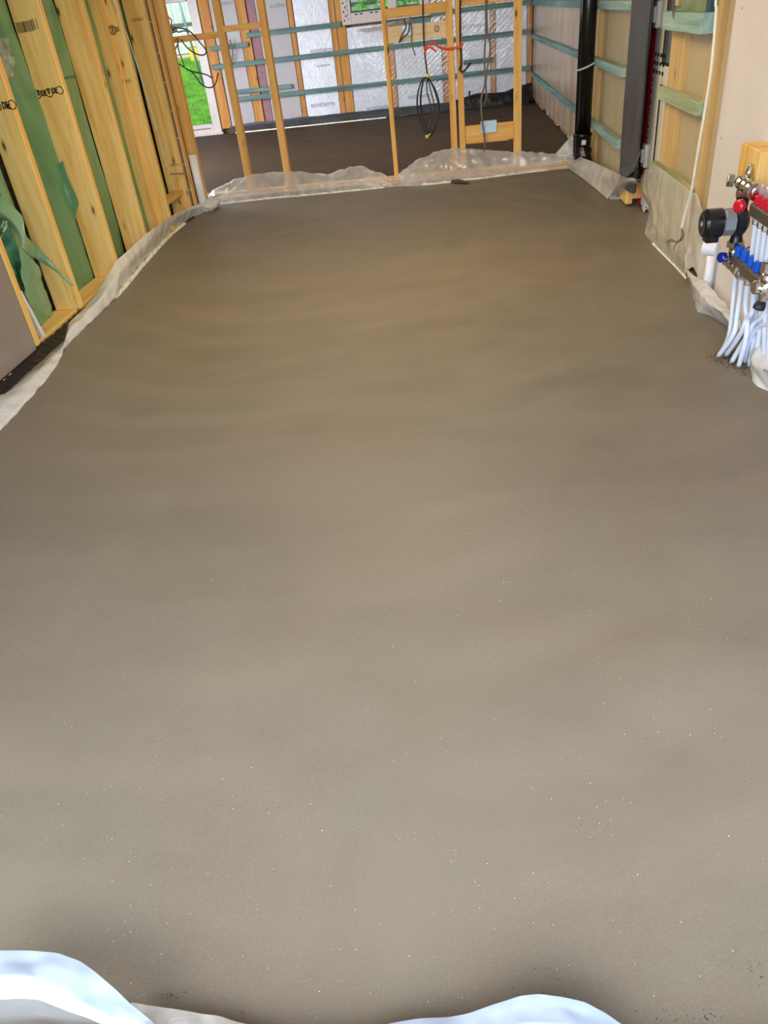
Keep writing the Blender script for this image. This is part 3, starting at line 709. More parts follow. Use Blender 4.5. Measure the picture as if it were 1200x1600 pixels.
pf_stud(fr, 0.125, 0.185); pf_stud(fr, 0.70, 0.775)
pf_board(fr, 'noggin', 0.185, 0.70, 1.53, 1.60); pf_board(fr, 'sole_plate', 0.11, 1.3, 0.0, 0.05, m_='pine_x')
lowb = pf_board(fr, 'low_board', 0.185, 0.70, 0.30, 0.475, 8.80, 8.83)

# back boxes
def backbox(x, z, wd, hg, y, label):
    t = thing('back_box', label, 'electrical box', (x, y, z))
    obj('rim', MB().box((x-wd/2, y-0.03, z-hg/2), (x-wd/2+0.006, y, z+hg/2), 0.001).box((x+wd/2-0.006, y-0.03, z-hg/2), (x+wd/2, y, z+hg/2), 0.001).box((x-wd/2, y-0.03, z-hg/2), (x+wd/2, y, z-hg/2+0.006), 0.001).box((x-wd/2, y-0.03, z+hg/2-0.006), (x+wd/2, y, z+hg/2), 0.001), M['socket'], t)
    obj('back_plate', MB().box((x-wd/2+0.004, y-0.006, z-hg/2+0.004), (x+wd/2-0.004, y, z+hg/2-0.004)), M['socket'], t)
    mb = MB()
    for i in range(3):
        cx = x + (i-1)*wd*0.27; ring(mb, (cx, y-0.0075, z + 0.01*(i % 2)), 0.017, ((1, 0, 0), (0, 0, 1)), 0.15, 14)
    obj('knockout', mb, M['gunmetal'], t)
    return t
backbox(-0.36, 1.385, 0.085, 0.085, 8.80, 'square metal box stuffed with wire ends on the pale upper board')
backbox(0.435, 0.452, 0.17, 0.115, 8.80, 'wide metal socket box on the low board of the right frame')

def cable(name, label, pts, r, mat, n=8, group=None, sm=8):
    o = obj(name, MB().tube(curve_pts(pts, sm), r, n), M[mat], None, True); recenter(o); tag(o, label, 'cable', group); return o
# black coil hung from above
def coil():
    t = thing('cable_coil', 'black cable hung in a long oval coil tied with yellow tape', 'cable', YY(668, 120, 8.70))
    obj('drop', MB().tube(curve_pts([Vector((-0.24, 8.76, 2.6)), YY(659, -60, 8.74), YY(661, 20, 8.72), YY(663, 75, 8.70), YY(668, 118, 8.70)]), 0.008, 8), M['cable_black'], t, True)
    for k, (xl, xr, yb) in enumerate(((652, 686, 215), (657, 684, 210), (652.5, 678, 213), (658, 672, 212))):
        P = [YY(668, 119, 8.70), YY((xl+668)/2 - 1, 126, 8.69), YY(xl, 150, 8.70 - 0.01*k), YY(xl + 1, 175, 8.70), YY(xl + 9, 201, 8.70), YY(670 + k, yb, 8.69), YY(xr - 6, 200, 8.68), YY(xr + 1, 170, 8.70), YY(xr - 5, 142, 8.69 + 0.01*k), YY(668, 119, 8.70)]
        obj('loop', MB().tube(curve_pts(P, 6), 0.0065, 7), M['cable_black'], t, True)
    for p in ((668, 118), (667, 213)):
        c = YY(p[0], p[1], 8.69); obj('yellow_tape', MB().lathe(c + Vector((0, 0, -0.015)), (0.1, 0, 1), [(0, 0.016), (0.01, 0.02), (0.03, 0.017)], 10).beam(c + Vector((0.01, -0.02, 0)), c + Vector((0.04, -0.03, 0.03)), 0.012, 0.006, 0.001), M['yellow'], t)
coil()
cable('wire_tails', 'brown wire tails spilling from the upper metal box', [YY(632, 30, 8.76), YY(634, 42, 8.72), YY(628, 55, 8.72), YY(624, 66, 8.73), YY(629, 60, 8.70), YY(638, 50, 8.71), YY(640, 36, 8.74)], 0.007, 'cable_brown')
cable('grey_cable', 'grey cable dangling beside the upper metal box', [YY(640, 22, 8.76), YY(643, 45, 8.74), YY(643, 66, 8.73), YY(649, 87, 8.72)], 0.006, 'cable_grey')
cable('black_cable', 'black cable running down beside the doubled middle studs to a small hook', [Vector((0.16, 8.74, 2.6)), YY(718, -50, 8.73), YY(719, 20, 8.72), YY(719, 60, 8.72), YY(721, 98, 8.72), YY(718, 108, 8.70), YY(724, 112, 8.69), YY(731, 104, 8.70), YY(735, 99, 8.74)], 0.010, 'cable_black')
cable('grey_cable', 'left strand of the twin grey cables dropping through the right frame', [Vector((0.41, 8.74, 2.6)), YY(758, -50, 8.72), YY(759, 40, 8.70), YY(757, 90, 8.70), YY(758, 128, 8.69), YY(752, 155, 8.69), YY(753, 185, 8.68), YY(757, 215, 8.69), YY(757, 236, 8.72)], 0.009, 'cable_grey')
cable('grey_cable', 'right strand of the twin grey cables, ending in the wide socket box', [Vector((0.44, 8.74, 2.6)), YY(760, -50, 8.72), YY(761, 40, 8.71), YY(766, 75, 8.70), YY(761, 110, 8.70), YY(759, 130, 8.70), YY(760, 150, 8.71), YY(757, 164, 8.78)], 0.009, 'cable_grey')
cable('cable_stub', 'short dark cable stub curling up from the wide socket box', [YY(734, 142, 8.66), YY(733, 153, 8.66), YY(738, 163, 8.70), YY(747, 171, 8.78)], 0.010, 'cable_black')
# orange strap round the doubled studs
t = thing('orange_strap', 'orange strap wrapped round the doubled studs and the black cable', 'strap', YY(690, 75, 8.72))
obj('strap_band', MB().tube(curve_pts([YY(664, 78, 8.69), YY(668, 70, 8.68), YY(678, 67, 8.68), YY(684, 72, 8.69), YY(692, 76, 8.70), YY(706, 76, 8.72), YY(718, 74, 8.72)]), 0.011, 8), M['orange'], t, True)
for pts_, r_ in (([(664, 80), (672, 74), (682, 81)], 0.009), ([(716, 76), (722, 70), (720, 65)], 0.012), ([(663, 72), (665, 84)], 0.010)):
    obj('strap_tail', MB().tube(curve_pts([YY(x, y, 8.69) for x, y in pts_]), r_, 8), M['orange'], t, True)
# tangle of cables over the left noggin
tk = thing('cable_bundle', 'loose knot of brown and grey cables draped over the left noggin rail', 'cable', YY(268, 50, 8.70))
Pk = YY(270, 48, 8.70)
strands = [([(256, -20), (258, 12), (263, 26), (268, 32), (267, 45)], 'cable_grey'),
           ([(267, 46), (258, 56), (252, 72), (251, 78)], 'cable_brown'), ([(272, 46), (262, 62), (258, 74), (255, 84)], 'cable_brown'),
           ([(266, 48), (275, 44), (288, 45), (300, 52), (312, 66), (322, 79), (318, 86), (306, 84), (292, 74), (283, 62)], 'cable_black'),
           ([(264, 44), (270, 42), (276, 47), (270, 51), (263, 48)], 'cable_grey'), ([(268, 44), (278, 50), (288, 48), (294, 51)], 'cable_grey'),
           ([(277, 60), (279, 78), (284, 92), (288, 104)], 'cable_brown'), ([(276, 60), (278, 68), (273, 80), (276, 96), (286, 104), (298, 111), (320, 116), (332, 122)], 'cable_black'),
           ([(298, 111), (306, 120), (314, 131), (326, 137), (336, 132), (341, 114)], 'cable_black'), ([(264, 62), (270, 90), (275, 118), (276, 150), (272, 175)], 'cable_brown')]
for pts, m_ in strands:
    obj('strand', MB().tube(curve_pts([YY(x, y, 8.70 - 0.012*((x*7+y) % 5)) for x, y in pts], 6), 0.0065, 7), M[m_], tk, True)
cable('grey_cable', 'pair-left thin grey cable looped between teal battens on the far wall', [YY(352, 62, 14.6), YY(357, 80, 14.58), YY(358, 96, 14.6), YY(359, 108, 14.62)], 0.011, 'cable_grey')
cable('grey_cable', 'pair-right thin grey cable looped between teal battens on the far wall', [YY(359, 62, 14.6), YY(363, 78, 14.58), YY(362, 94, 14.6), YY(360, 104, 14.62)], 0.011, 'cable_grey')
o = obj('cord', MB().tube(curve_pts([Vector((-2.66, 7.14, 2.6)), XX(177, 0, -2.66), XX(202, 64, -2.66), XX(232, 160, -2.68), XX(258, 250, -2.69), XX(273, 300, -2.70)]), 0.0045, 6), M['cable_white'], None, True); recenter(o); tag(o, 'thin pale cord running down past the last wide stud of the left wall', 'cord')
# conduit stub and trunking stick
o = obj('conduit_pipe', MB().lathe(Vector((-2.60, 8.12, 0.0)), (0, 0, 1), [(0, 0.042), (0.55, 0.042), (0.55, 0.034), (0.45, 0.034)], 24), M['whiteplastic'], None, True); recenter(o); tag(o, 'short white plastic pipe standing upright at the far end of the left wall', 'pipe')
b0, b1 = XX(67, 526, -2.69), XX(30, 456, -2.69)
o = obj('trunking_strip', MB().beam(b0, b1, 0.026, 0.03, 0.003), M['whiteplastic']); recenter(o); tag(o, 'thin white trunking strip leaning on the sole plate beside the foil board', 'trunking')

# ================================================================== RIGHT SIDE THINGS
# soil pipe
px_, py_ = 1.378, 8.55
sp = thing('soil_pipe', 'tall black plastic soil pipe standing in front of the right wall', 'pipe', (px_, py_, 0))
sp_x = 1.378
obj('pipe', MB().lathe((sp_x, py_, 0.32), (0, 0, 1), [(0, 0.080), (2.29, 0.080)], 32), M['blackplastic'], sp, True)
obj('socket_collar', MB().lathe((sp_x, py_, 0.205), (0, 0, 1), [(0, 0.086), (0.02, 0.09), (0.10, 0.09), (0.11, 0.098), (0.13, 0.098), (0.135, 0.084)], 32), M['blackplastic'], sp, True)
obj('bend', MB().tube(curve_pts([(sp_x, py_, 0.21), (sp_x, py_ - 0.005, 0.15), (sp_x + 0.015, py_ - 0.03, 0.08), (sp_x + 0.03, py_ - 0.05, 0.0)]), 0.088, 24), M['blackplastic'], sp, True)
obj('bend_rim', MB().lathe((sp_x + 0.004, py_ - 0.01, 0.165), (-0.05, -0.35, 0.9), [(0, 0.09), (0.006, 0.095), (0.018, 0.095), (0.022, 0.088)], 28), M['black_matt'], sp, True)
obj('paper_label', MB().box((sp_x - 0.02, py_ - 0.098, 0.24), (sp_x + 0.022, py_ - 0.091, 0.285), 0.001), M['label'], sp, label='small white square label')
t = thing('banding_strap', 'thin white strap holding the black soil pipe to the batten', 'strap', (sp_x, 8.92, 0.93))
obj('strap_band', MB().tube(curve_pts([(sp_x - 0.088, 8.55, 0.90), (sp_x - 0.072, 8.50, 0.905), (sp_x - 0.01, 8.462, 0.925), (sp_x + 0.05, 8.48, 0.945), (1.465, 8.50, 0.965)]), 0.008, 8), M['label'], t, True)

# wrapped post
wp = thing('wrapped_post', 'charcoal plastic wrapped post beside the cream door', 'post', (1.53, 6.7, 0))
mbp = MB(); rows = []
for j in range(36):
    z = 0.20 + 2.4*j/35; r = []
    ring_ = [(1.60, 7.03), (1.46, 7.02), (1.445, 6.98), (1.44, 6.8), (1.442, 6.6), (1.445, 6.45), (1.455, 6.38), (1.49, 6.46), (1.54, 6.68), (1.60, 6.92)]
    rs = resample([Vector((a, b, 0)) for a, b in ring_], 34)
    for i, p in enumerate(rs):
        r.append(Vector((p.x + 0.012*noise.noise(Vector((p.y*5, z*2.0, 1))) , p.y + 0.01*noise.noise(Vector((p.x*9, z*2.4, 4))), z - (0.05*(1-i/33) if j == 0 else 0))))
    rows.append(r)
obj('wrap', MB().sheet(rows), M['wrap'], wp, True)
obj('core', MB().box((1.47, 6.74, 0.02), (1.53, 7.0, 2.6), 0.01), W['pine_z'], wp)
film('wrap_skirt', [[XX(968, 262, 1.425), XX(985, 258, 1.42), XX(1003, 232, 1.45)], [XX(968, 272, 1.41), XX(976, 279, 1.40), XX(990, 268, 1.41)]], M['wrap'], 14, 8, 0.01, 20, 3, wp)
obj('yellow_foot', MB().box((1.50, 6.66, 0.08), (1.60, 6.93, 0.215), 0.01), W['orange_z'], wp, label='amber timber foot')
obj('metal_tape', MB().box((1.49, 6.62, 0.232), (1.60, 6.72, 0.245), 0.003), M['chrome'], wp)
o = obj('red_sheet', MB().sheet([[Vector((1.64, 6.96, z)), Vector((1.59 , 6.86 , z)), Vector((1.565 + 0.004*noise.noise(Vector((z*3, 0, 0))), 6.775 - 0.02*(1-min(1, z)), z)), Vector((1.568, 6.69 + 0.012*noise.noise(Vector((z*4, 0, 0))), z)), Vector((1.60, 6.68, z))] for z in [0.02 + 2.5*k/40 for k in range(41)]]), M['red'], None, True)
recenter(o); tag(o, 'glossy red plastic strip between the charcoal post and cream door', 'plastic sheet')
o = obj('edge_crust', MB().sheet([[Vector((p.x, p.y, 0.005)) + Vector((0, 0, 0)) for p in resample([F(948, 305), F(975, 309), F(998, 300)], 30)], [Vector((p.x + 0.02, p.y + 0.05, 0.035 + 0.02*noise.noise(Vector((i*1.3, 0, 0))))) for i, p in enumerate(resample([F(948, 305), F(975, 309), F(998, 300)], 30))], [Vector((p.x + 0.03, p.y + 0.16, 0.05 + 0.02*noise.noise(Vector((i*0.9, 4, 0))))) for i, p in enumerate(resample([F(948, 305), F(975, 309), F(998, 300)], 30))]]), M['mortar'])
recenter(o); tag(o, 'crumbly screed splash at the foot of the charcoal post', 'debris'); o['kind'] = 'stuff'

# white cable hanging on the right wall
hc = thing('hanging_cable', 'white flex hanging down the right wall with bare wire ends', 'cable', XX(1062, 355, 1.40))
obj('flex', MB().tube(curve_pts([Vector((1.42, 4.82, 2.6)), XX(1123, -40, 1.40), XX(1119, 20, 1.40), XX(1112, 100, 1.40), XX(1101, 175, 1.40), XX(1090, 240, 1.40), XX(1080, 300, 1.40), XX(1070, 335, 1.39), XX(1065, 358, 1.38)]), 0.0075, 10), M['cable_white'], hc, True)
for pts in ([(1065, 357), (1069, 366), (1064, 376), (1055, 377), (1048, 374), (1042, 379)], [(1066, 358), (1067, 370), (1060, 378), (1054, 384), (1053, 391)], [(1065, 358), (1064, 372), (1056, 378), (1046, 377), (1044, 385)]):
    obj('wire', MB().tube(curve_pts([XX(x, y, 1.37) for x, y in pts], 6), 0.0035, 6), M['cable_grey'], hc, True)
cl_ = thing('cable_loop', 'small dark cable loop hanging behind the top batten by the door glass', 'cable', XX(1055, 20, 1.42))
for k in range(3):
    obj('loop', MB().tube(curve_pts([XX(1062 + k, 10, 1.43), XX(1054 + k, 12 + k, 1.42), XX(1052 + k, 24, 1.42), XX(1056 + k, 33, 1.43), XX(1061, 25, 1.44)], 6), 0.005, 6), M['cable_grey' if k else 'cable_black'], cl_, True)
sb = thing('blue_bag', 'dark teal edge of something hanging on the right stud at the top', 'plastic sheet', (1.47, 4.98, 1.36))
obj('body', MB().box((1.46, 4.99, 1.37), (1.50, 5.09, 1.9), 0.012), plain('dark_teal', (10, 62, 84), 0.4), sb)
bo = obj('green_cloth', MB().sheet([[Vector((1.49 + 0.006*noise.noise(Vector((y*8, z*5, 0))), y, z)) for y in [5.08 + 0.7*i/14 for i in range(15)]] for z in [1.39 + 0.6*j/8 for j in range(9)]]), plain('olive_film', (128, 138, 96), 0.5, 0, 0.15, 6), None, True)
recenter(bo); tag(bo, 'olive green sheet hanging behind the topmost near batten', 'plastic sheet')

# ---- underfloor heating manifold
mf = thing('heating_manifold', 'underfloor heating manifold with black pump, red meters and blue caps on the right wall', 'manifold', (1.34, 3.6, 0.0))
XM = 1.34
def P(x, y, X=XM): return XX(x, y, X)
pc = XX(1124, 348, 1.26); PY = pc.y; PZ = pc.z
obj('pump_head', MB().lathe((1.18, PY, PZ), (1, 0, 0), [(0, 0.052), (0.006, 0.060), (0.02, 0.066), (0.085, 0.066), (0.09, 0.058)], 28).box((1.20, PY - 0.03, PZ - 0.085), (1.26, PY + 0.03, PZ - 0.05), 0.004), M['blackplastic'], mf, False)
mb = MB(); ring(mb, (1.179, PY, PZ), 0.045, ((0, 1, 0), (0, 0, 1)), 0.06, 8); obj('dial_line', mb, M['green_dark'], mf)
obj('dial', MB().lathe((1.183, PY, PZ), (-1, 0, 0), [(0, 0.014), (0.008, 0.012)], 14), M['greymetal'], mf)
obj('pump_motor', MB().lathe((1.27, PY, PZ), (1, 0, 0), [(0, 0.055), (0.01, 0.062), (0.05, 0.062), (0.055, 0.055)], 8, 0.39), M['greymetal'], mf)
obj('pump_body', MB().lathe((1.325, PY, PZ), (1, 0, 0), [(0, 0.05), (0.01, 0.062), (0.045, 0.060), (0.06, 0.04)], 24).tube([(1.35, PY, PZ - 0.10), (1.35, PY, PZ - 0.07), (1.35, PY, PZ + 0.07), (1.35, PY, PZ + 0.115)], [0.034, 0.026, 0.026, 0.030], 20), M['volute'], mf, False)
def nut(p, ax, r, h, m_='chrome', n=6, name='union_nut'):
    return obj(name, MB().lathe(Vector(p) - Vector(ax).normalized()*h/2, ax, [(0, r*0.92), (h*0.1, r), (h*0.9, r), (h, r*0.92)], n), M[m_], mf)
nut((1.35, PY, PZ + 0.125), (0, 0, 1), 0.036, 0.026, n=8); nut((1.35, PY, PZ - 0.105), (0, 0, 1), 0.040, 0.028, n=12)
obj('lower_tail', MB().lathe((1.35, PY, PZ - 0.18), (0, 0, 1), [(0, 0.026), (0.07, 0.026)], 18), M['chrome'], mf, True)
ZU = PZ + 0.165; ZL = PZ - 0.19
# upper and lower valve bodies running along the wall
def body(y0, y1, z, r=0.024):
    prof = []; L = abs(y1 - y0); n = 9
    for i in range(n):
        d = L*i/(n-1); prof += [(d, r*(1.25 if i % 2 else 0.9)), (d + L/(n-1)*0.55, r*(1.25 if i % 2 else 0.9))]
    return MB().lathe((XM, y0, z), (0, -1, 0), prof, 14)
obj('upper_valve', body(PY + 0.06, PY - 0.18, ZU), M['chrome'], mf)
obj('lower_valve', body(PY + 0.09, PY - 0.18, ZL), M['chrome'], mf)
nut((XM - 0.045, PY + 0.04, ZU + 0.012), (-1, 0.25, 0.1), 0.030, 0.03); nut((XM, PY - 0.17, ZU - 0.004), (0, 1, 0), 0.036, 0.035, n=8); nut((XM, PY - 0.17, ZL), (0, 1, 0), 0.034, 0.03, n=8)
obj('air_vent', MB().lathe((XM + 0.02, PY + 0.02, ZU + 0.02), (0.2, 0.1, 1), [(0, 0.016), (0.03, 0.016), (0.05, 0.009), (0.06, 0.009)], 14), M['chrome'], mf, True)
c = XX(1153, 322, 1.29); obj('red_knob', MB().lathe(c + Vector((0.02, 0, 0)), (-1, -0.5, 0.1), [(0, 0.020), (0.008, 0.028), (0.028, 0.028), (0.034, 0.02)], 14), M['redcap'], mf)
c = XX(1126, 402, 1.29); obj('blue_knob', MB().lathe(c + Vector((0.02, 0, 0)), (-1, -0.5, 0.1), [(0, 0.018), (0.008, 0.024), (0.028, 0.024), (0.034, 0.018)], 14), M['bluedark'], mf)
c = XX(1110, 388, 1.33); obj('white_cap', MB().lathe(c + Vector((-0.03, 0.02, 0)), (0.75, -0.65, 0.0), [(0, 0.026), (0.006, 0.036), (0.075, 0.036), (0.081, 0.028)], 18), M['whiteplastic'], mf)
# collector bars
def bar(y0, y1, z):
    return MB().box((XM - 0.022, y0, z - 0.03), (XM + 0.022, y1, z + 0.03), 0.010)
YU = XX(1171, 322, XM - 0.02).y; YL0 = XX(1143, 402, XM - 0.02).y; YL1 = XX(1184, 442, XM - 0.02).y
zub = XX(1173, 328, XM - 0.02).z; zlb = XX(1143, 407, XM - 0.02).z
obj('upper_bar', bar(YU - 0.75, YU, ZU - 0.005 if False else zub), M['steel'], mf)
obj('lower_bar', bar(YL1, YL0, zlb), M['steel'], mf)
for k in range(7):
    y = YU - 0.055 - 0.095*k*0.62
    obj('red_meter', MB().lathe((XM, y, zub + 0.028), (0, 0, 1), [(0, 0.018), (0.004, 0.022), (0.034, 0.022), (0.038, 0.016)], 14), M['redcap'], mf)
    obj('meter_glass', MB().lathe((XM, y, zub + 0.064), (0, 0, 1), [(0, 0.011), (0.05, 0.011), (0.055, 0.008)], 12), film_mat('meter_glass', (214, 190, 190), 0.3, 0.08) if k == 0 else bpy.data.materials['meter_glass'], mf, True)
    nut((XM, y, zub - 0.042), (0, 0, 1), 0.016, 0.028)
    if k < 5:
        e = F(1166 + 5*k, 566 + 6*k) if k < 3 else Vector((1.44, y - 0.02, 0.0))
        e.x = min(e.x, 1.44); obj('floor_pipe', MB().tube(curve_pts([(XM, y, zub - 0.05), (XM + 0.01, y, zub - 0.2), (1.385, y + 0.02, 0.38), (1.40, y*0.6 + e.y*0.4, 0.18), e]), 0.0115, 12), M['pex'], mf, True)
n4 = 4; dyl = (YL0 - YL1) / 4.3
ends = [F(1126, 553), F(1124, 557), F(1160, 572), F(1133, 558)]
ends = [F(1127, 552, 0.0), F(1123, 556, 0.0), F(1157, 571, 0.0), F(1131, 558, 0.0)]
midx = [(1143, 500), (1145, 510), (1165, 500), (1160, 500)]
paths = [[(1148, 437), (1145, 480), (1139, 525), (1127, 553)], [(1155, 442), (1152, 485), (1146, 522), (1122, 557)],
         [(1162, 448), (1161, 490), (1165, 530), (1154, 573)], [(1170, 453), (1166, 495), (1158, 520), (1134, 556)], [(1172, 455), (1172, 485), (1164, 530), (1143, 566)], [(1184, 455), (1180, 500), (1172, 530), (1163, 566)]]
for k in range(4):
    y = YL0 - 0.035 - dyl*k
    obj('blue_cap', MB().lathe((XM, y, zlb + 0.026), (0, 0, 1), [(0, 0.018), (0.005, 0.023), (0.045, 0.021), (0.05, 0.014)], 16), M['bluecap'], mf)
    nut((XM, y, zlb - 0.042), (0, 0, 1), 0.016, 0.03)
for k, pp in enumerate(paths):
    y = YL0 - 0.035 - dyl*k
    if k == 4: y = YL0 - 0.035 - dyl*3.5
    if k == 5: y = YL0 - 0.035 - dyl*4.6
    s0 = Vector((XM + (0.04 if k > 3 else 0), y, zlb - 0.05)); e = F(*pp[3]); e.x = min(e.x, 1.46)
    m1 = s0 + Vector((0.005, -0.005, -0.10)); m2 = XX(pp[2][0], pp[2][1], s0.x*0.55 + e.x*0.45)
    obj('floor_pipe', MB().tube(curve_pts([s0, m1, s0.lerp(m2, 0.62) + Vector((0.004, 0, -0.01)), m2, e]), 0.0115, 12), M['pex'], mf, True)
# end valve group on the near end of the lower bar
ye = YL1 - 0.03
obj('end_valve', MB().lathe((XM, ye + 0.03, zlb), (0, -1, 0), [(0, 0.026), (0.05, 0.034), (0.09, 0.034), (0.095, 0.02)], 18).lathe((XM, ye, zlb), (0, 0, 1), [(-0.07, 0.018), (0, 0.026), (0.05, 0.024), (0.06, 0.03), (0.10, 0.03), (0.105, 0.02)], 16), M['chrome'], mf)
obj('end_cap', MB().lathe((XM - 0.03, ye - 0.01, zlb), (-1, 0, 0), [(0, 0.030), (0.02, 0.030), (0.025, 0.022)], 20), M['chrome'], mf)
obj('drain_tap', MB().lathe((XM, ye, zlb - 0.07), (-0.4, -0.3, -1), [(0, 0.02), (0.02, 0.026), (0.035, 0.026), (0.04, 0.012)], 8), M['black_matt'], mf)
obj('bracket', MB().tube(curve_pts([XX(1160, 393, 1.42), XX(1168, 387, 1.44), XX(1178, 384, 1.46)]), 0.006, 8), M['steel'], mf, True)
for yb_, zb_ in ((YU - 0.1, zub), (YU - 0.5, zub), (YL1 + 0.06, zlb), (YL0 - 0.06, zlb)):
    obj('bracket', MB().box((XM + 0.01, yb_ - 0.012, zb_ - 0.035), (1.486, yb_ + 0.012, zb_ - 0.028), 0.001), M['steel'], mf)
fp = XX(1112, 398, 1.45)
o = obj('supply_pipe', MB().tube([(fp.x, fp.y, 0.02), (fp.x, fp.y, fp.z)], 0.024, 20), M['whiteplastic'], mf, True); o['label'] = 'thick white supply pipe'
mb_ = thing('timber_block', 'squared pale timber block fixed to the plasterboard above the heating manifold', 'timber block', (1.42, 3.7, 0.72))
k0 = XX(1176, 311, 1.385)
obj('block', MB().box((1.385, k0.y, 0.735), (1.485, k0.y + 0.25, 0.905), 0.004), W['pine_z'], mb_)

# ================================================================== POLYTHENE UPSTANDS
inner = [F(-40, 716), F(0, 675), F(25, 648), F(67, 602), F(92, 568), F(102, 545), F(123, 523), F(147, 500), F(183, 465), F(209, 428), F(240, 394), F(260, 372), F(279, 355), F(297, 343), F(322, 331)]
outer_px = [(-40, 640), (0, 611), (17, 602), (58, 567), (98, 534), (107, 505), (133, 480), (149, 462), (182, 407), (203, 389), (227, 366), (247, 352), (273, 334), (293, 324), (316, 318)]
outer = [XX(x, y, -2.63 + (0.02 if i > 7 else 0)) for i, (x, y) in enumerate(outer_px)]
midl = [a.lerp(b, 0.5) + Vector((0.03, 0, 0.035)) for a, b in zip(inner, outer)]
o = film('polythene_sheet', [[p + Vector((-0.03, 0, -0.01)) for p in inner], [p + Vector((0.0, 0, 0.004)) for p in inner], midl, outer], M['milky'], 220, 18, 0.012, 5, 1, None, True, (1, 1.0, 1)); recenter(o)
tag(o, 'long milky polythene strip turned up along the foot of the left studs', 'plastic sheet')
# crumpled knot at its far end
o = obj('polythene_bunch', MB().sheet([[Vector((-2.56, 8.18, 0.05)) + Vector((math.cos(a)*math.sin(b)*0.10, math.sin(a)*math.sin(b)*0.16, math.cos(b)*0.07)) * (1 + 0.45*noise.noise(Vector((math.cos(a)*2, math.sin(a)*2, b*2)))) for a in [2*math.pi*i/24 for i in range(25)]] for b in [math.pi*j/14 for j in range(15)]]), M['milky'], None, True); recenter(o)
tag(o, 'crumpled polythene knot in the far left corner by the white pipe', 'plastic sheet')
# edge foam along left
def crust(name, line, w_, h_, mat, label, cat, seed, parent=None, gap=0.0):
    L = resample(line, int(40 + 18*sum((Vector(b)-Vector(a)).length for a, b in zip(line, line[1:])))); rows = [[], [], [], []]
    for i, p in enumerate(L):
        a = L[min(i+1, len(L)-1)] - L[max(i-1, 0)]; n = Vector((-a.y, a.x, 0)).normalized(); k = noise.noise(Vector((i*0.45, seed, 0))); k2 = noise.noise(Vector((i*0.22, seed + 9, 0)))
        hh = h_*(0.75 + 0.8*k)
        rows[0].append(p + n*(-w_*0.2 + 0.006*k)); rows[1].append(p + n*0.004*k2 + Vector((0, 0, hh))); rows[2].append(p + n*w_*0.6 + Vector((0, 0, hh*1.1))); rows[3].append(p + n*w_)
    o = obj(name, MB().sheet(rows), mat, parent)
    if label: recenter(o); tag(o, label, cat)
    return o
crust('edge_foam', [F(181, 467), F(200, 446), F(225, 415), F(250, 387), F(270, 366), F(290, 350)], 0.03, 0.02, M['foamstrip'], 'dirty white edging foam showing under the left polythene strip', 'edging', 1)
obj('damp_course', MB().sheet([[F(x, y) + Vector((0, 0, 0.012)) for x, y in ((262, 372), (280, 354), (305, 341))], [F(x, y) + Vector((-0.03, 0.0, 0.05)) for x, y in ((268, 362), (283, 347), (300, 338))]]), M['dpc'], wl)

# partition base: clear film over the sole plate, white foam edge
low = [F(318, 324), F(360, 318), F(420, 311), F(480, 306), F(540, 300), F(600, 294), F(616, 292), F(660, 290), (F(700, 286)), F(712, 284), F(760, 279), F(820, 271), F(885, 263)]
upx = [(318, 316, .05), (332, 298, .08), (362, 282, .10), (400, 272, .12), (445, 268, .13), (480, 269, .12), (512, 273, .10), (545, 261, .12), (566, 258, .10), (592, 270, .08), (616, 279, .06), (640, 256, .10), (670, 241, .12), (705, 231, .12), (740, 233, .14), (800, 237, .14), (872, 239, .1)]
up1 = [YY(x, y, 8.72) for x, y, _ in upx[:11]]; up2 = [YY(x, y, 8.72) for x, y, _ in upx[10:]]
def partfilm(lowl, upl, seed, label, nu):
    m1 = [a.lerp(b, 0.35) + Vector((0, 0.03, 0)) for a, b in zip(resample(lowl, 20), resample(upl, 20))]; m2 = [a.lerp(b, 0.75) + Vector((0, 0.0, 0)) for a, b in zip(resample(lowl, 20), resample(upl, 20))]
    o = film('polythene_sheet', [lowl, m1, m2, upl, [p + Vector((0, 0.09, -0.03)) for p in upl]], M['clear'], nu, 26, 0.022, 6, seed, None, True, (1, 1, 1.5), 1); recenter(o); tag(o, label, 'plastic sheet'); return o
partfilm(low[:7], up1, 3, 'clear polythene sheet humped over the sole plate below the left stud frame', 150)
partfilm(low[6:], up2, 6, 'clear polythene sheet drawn taut below the middle and right stud frames', 150)
crust('edge_foam', [p + Vector((0, 0.005, 0)) for p in low[:6]] , 0.03, 0.018, M['foamstrip'], 'white crumbly edging foam along the screed under the left stud frame', 'edging', 4)
crust('edge_foam', [p + Vector((0, 0.005, 0)) for p in low[7:]] , 0.035, 0.02, M['foamstrip'], 'white crumbly edging foam along the screed under the right stud frames', 'edging', 5)
obj('slate_strip', MB().box((-2.55, 8.575, 0.0), (-0.95, 8.60, 0.03), 0.003), M['slate_film'], fl)  # dark grey strip between the edging foam and the base board
obj('sill_board', MB().box((-2.6, 8.60, 0.0), (1.30, 8.74, 0.035), 0.005), M['greytimber'], fl, label='pinkish base board')
o = film('polythene_scrap', [[F(704, 285, .01), F(718, 286, .012), F(734, 287, .01)], [F(706, 281, .02), F(718, 280, .022), F(730, 283, .015)]], M['dpc'], 10, 5, 0.01, 9, 2); recenter(o); tag(o, 'dark scrap of damp course under the doubled middle studs', 'plastic sheet')

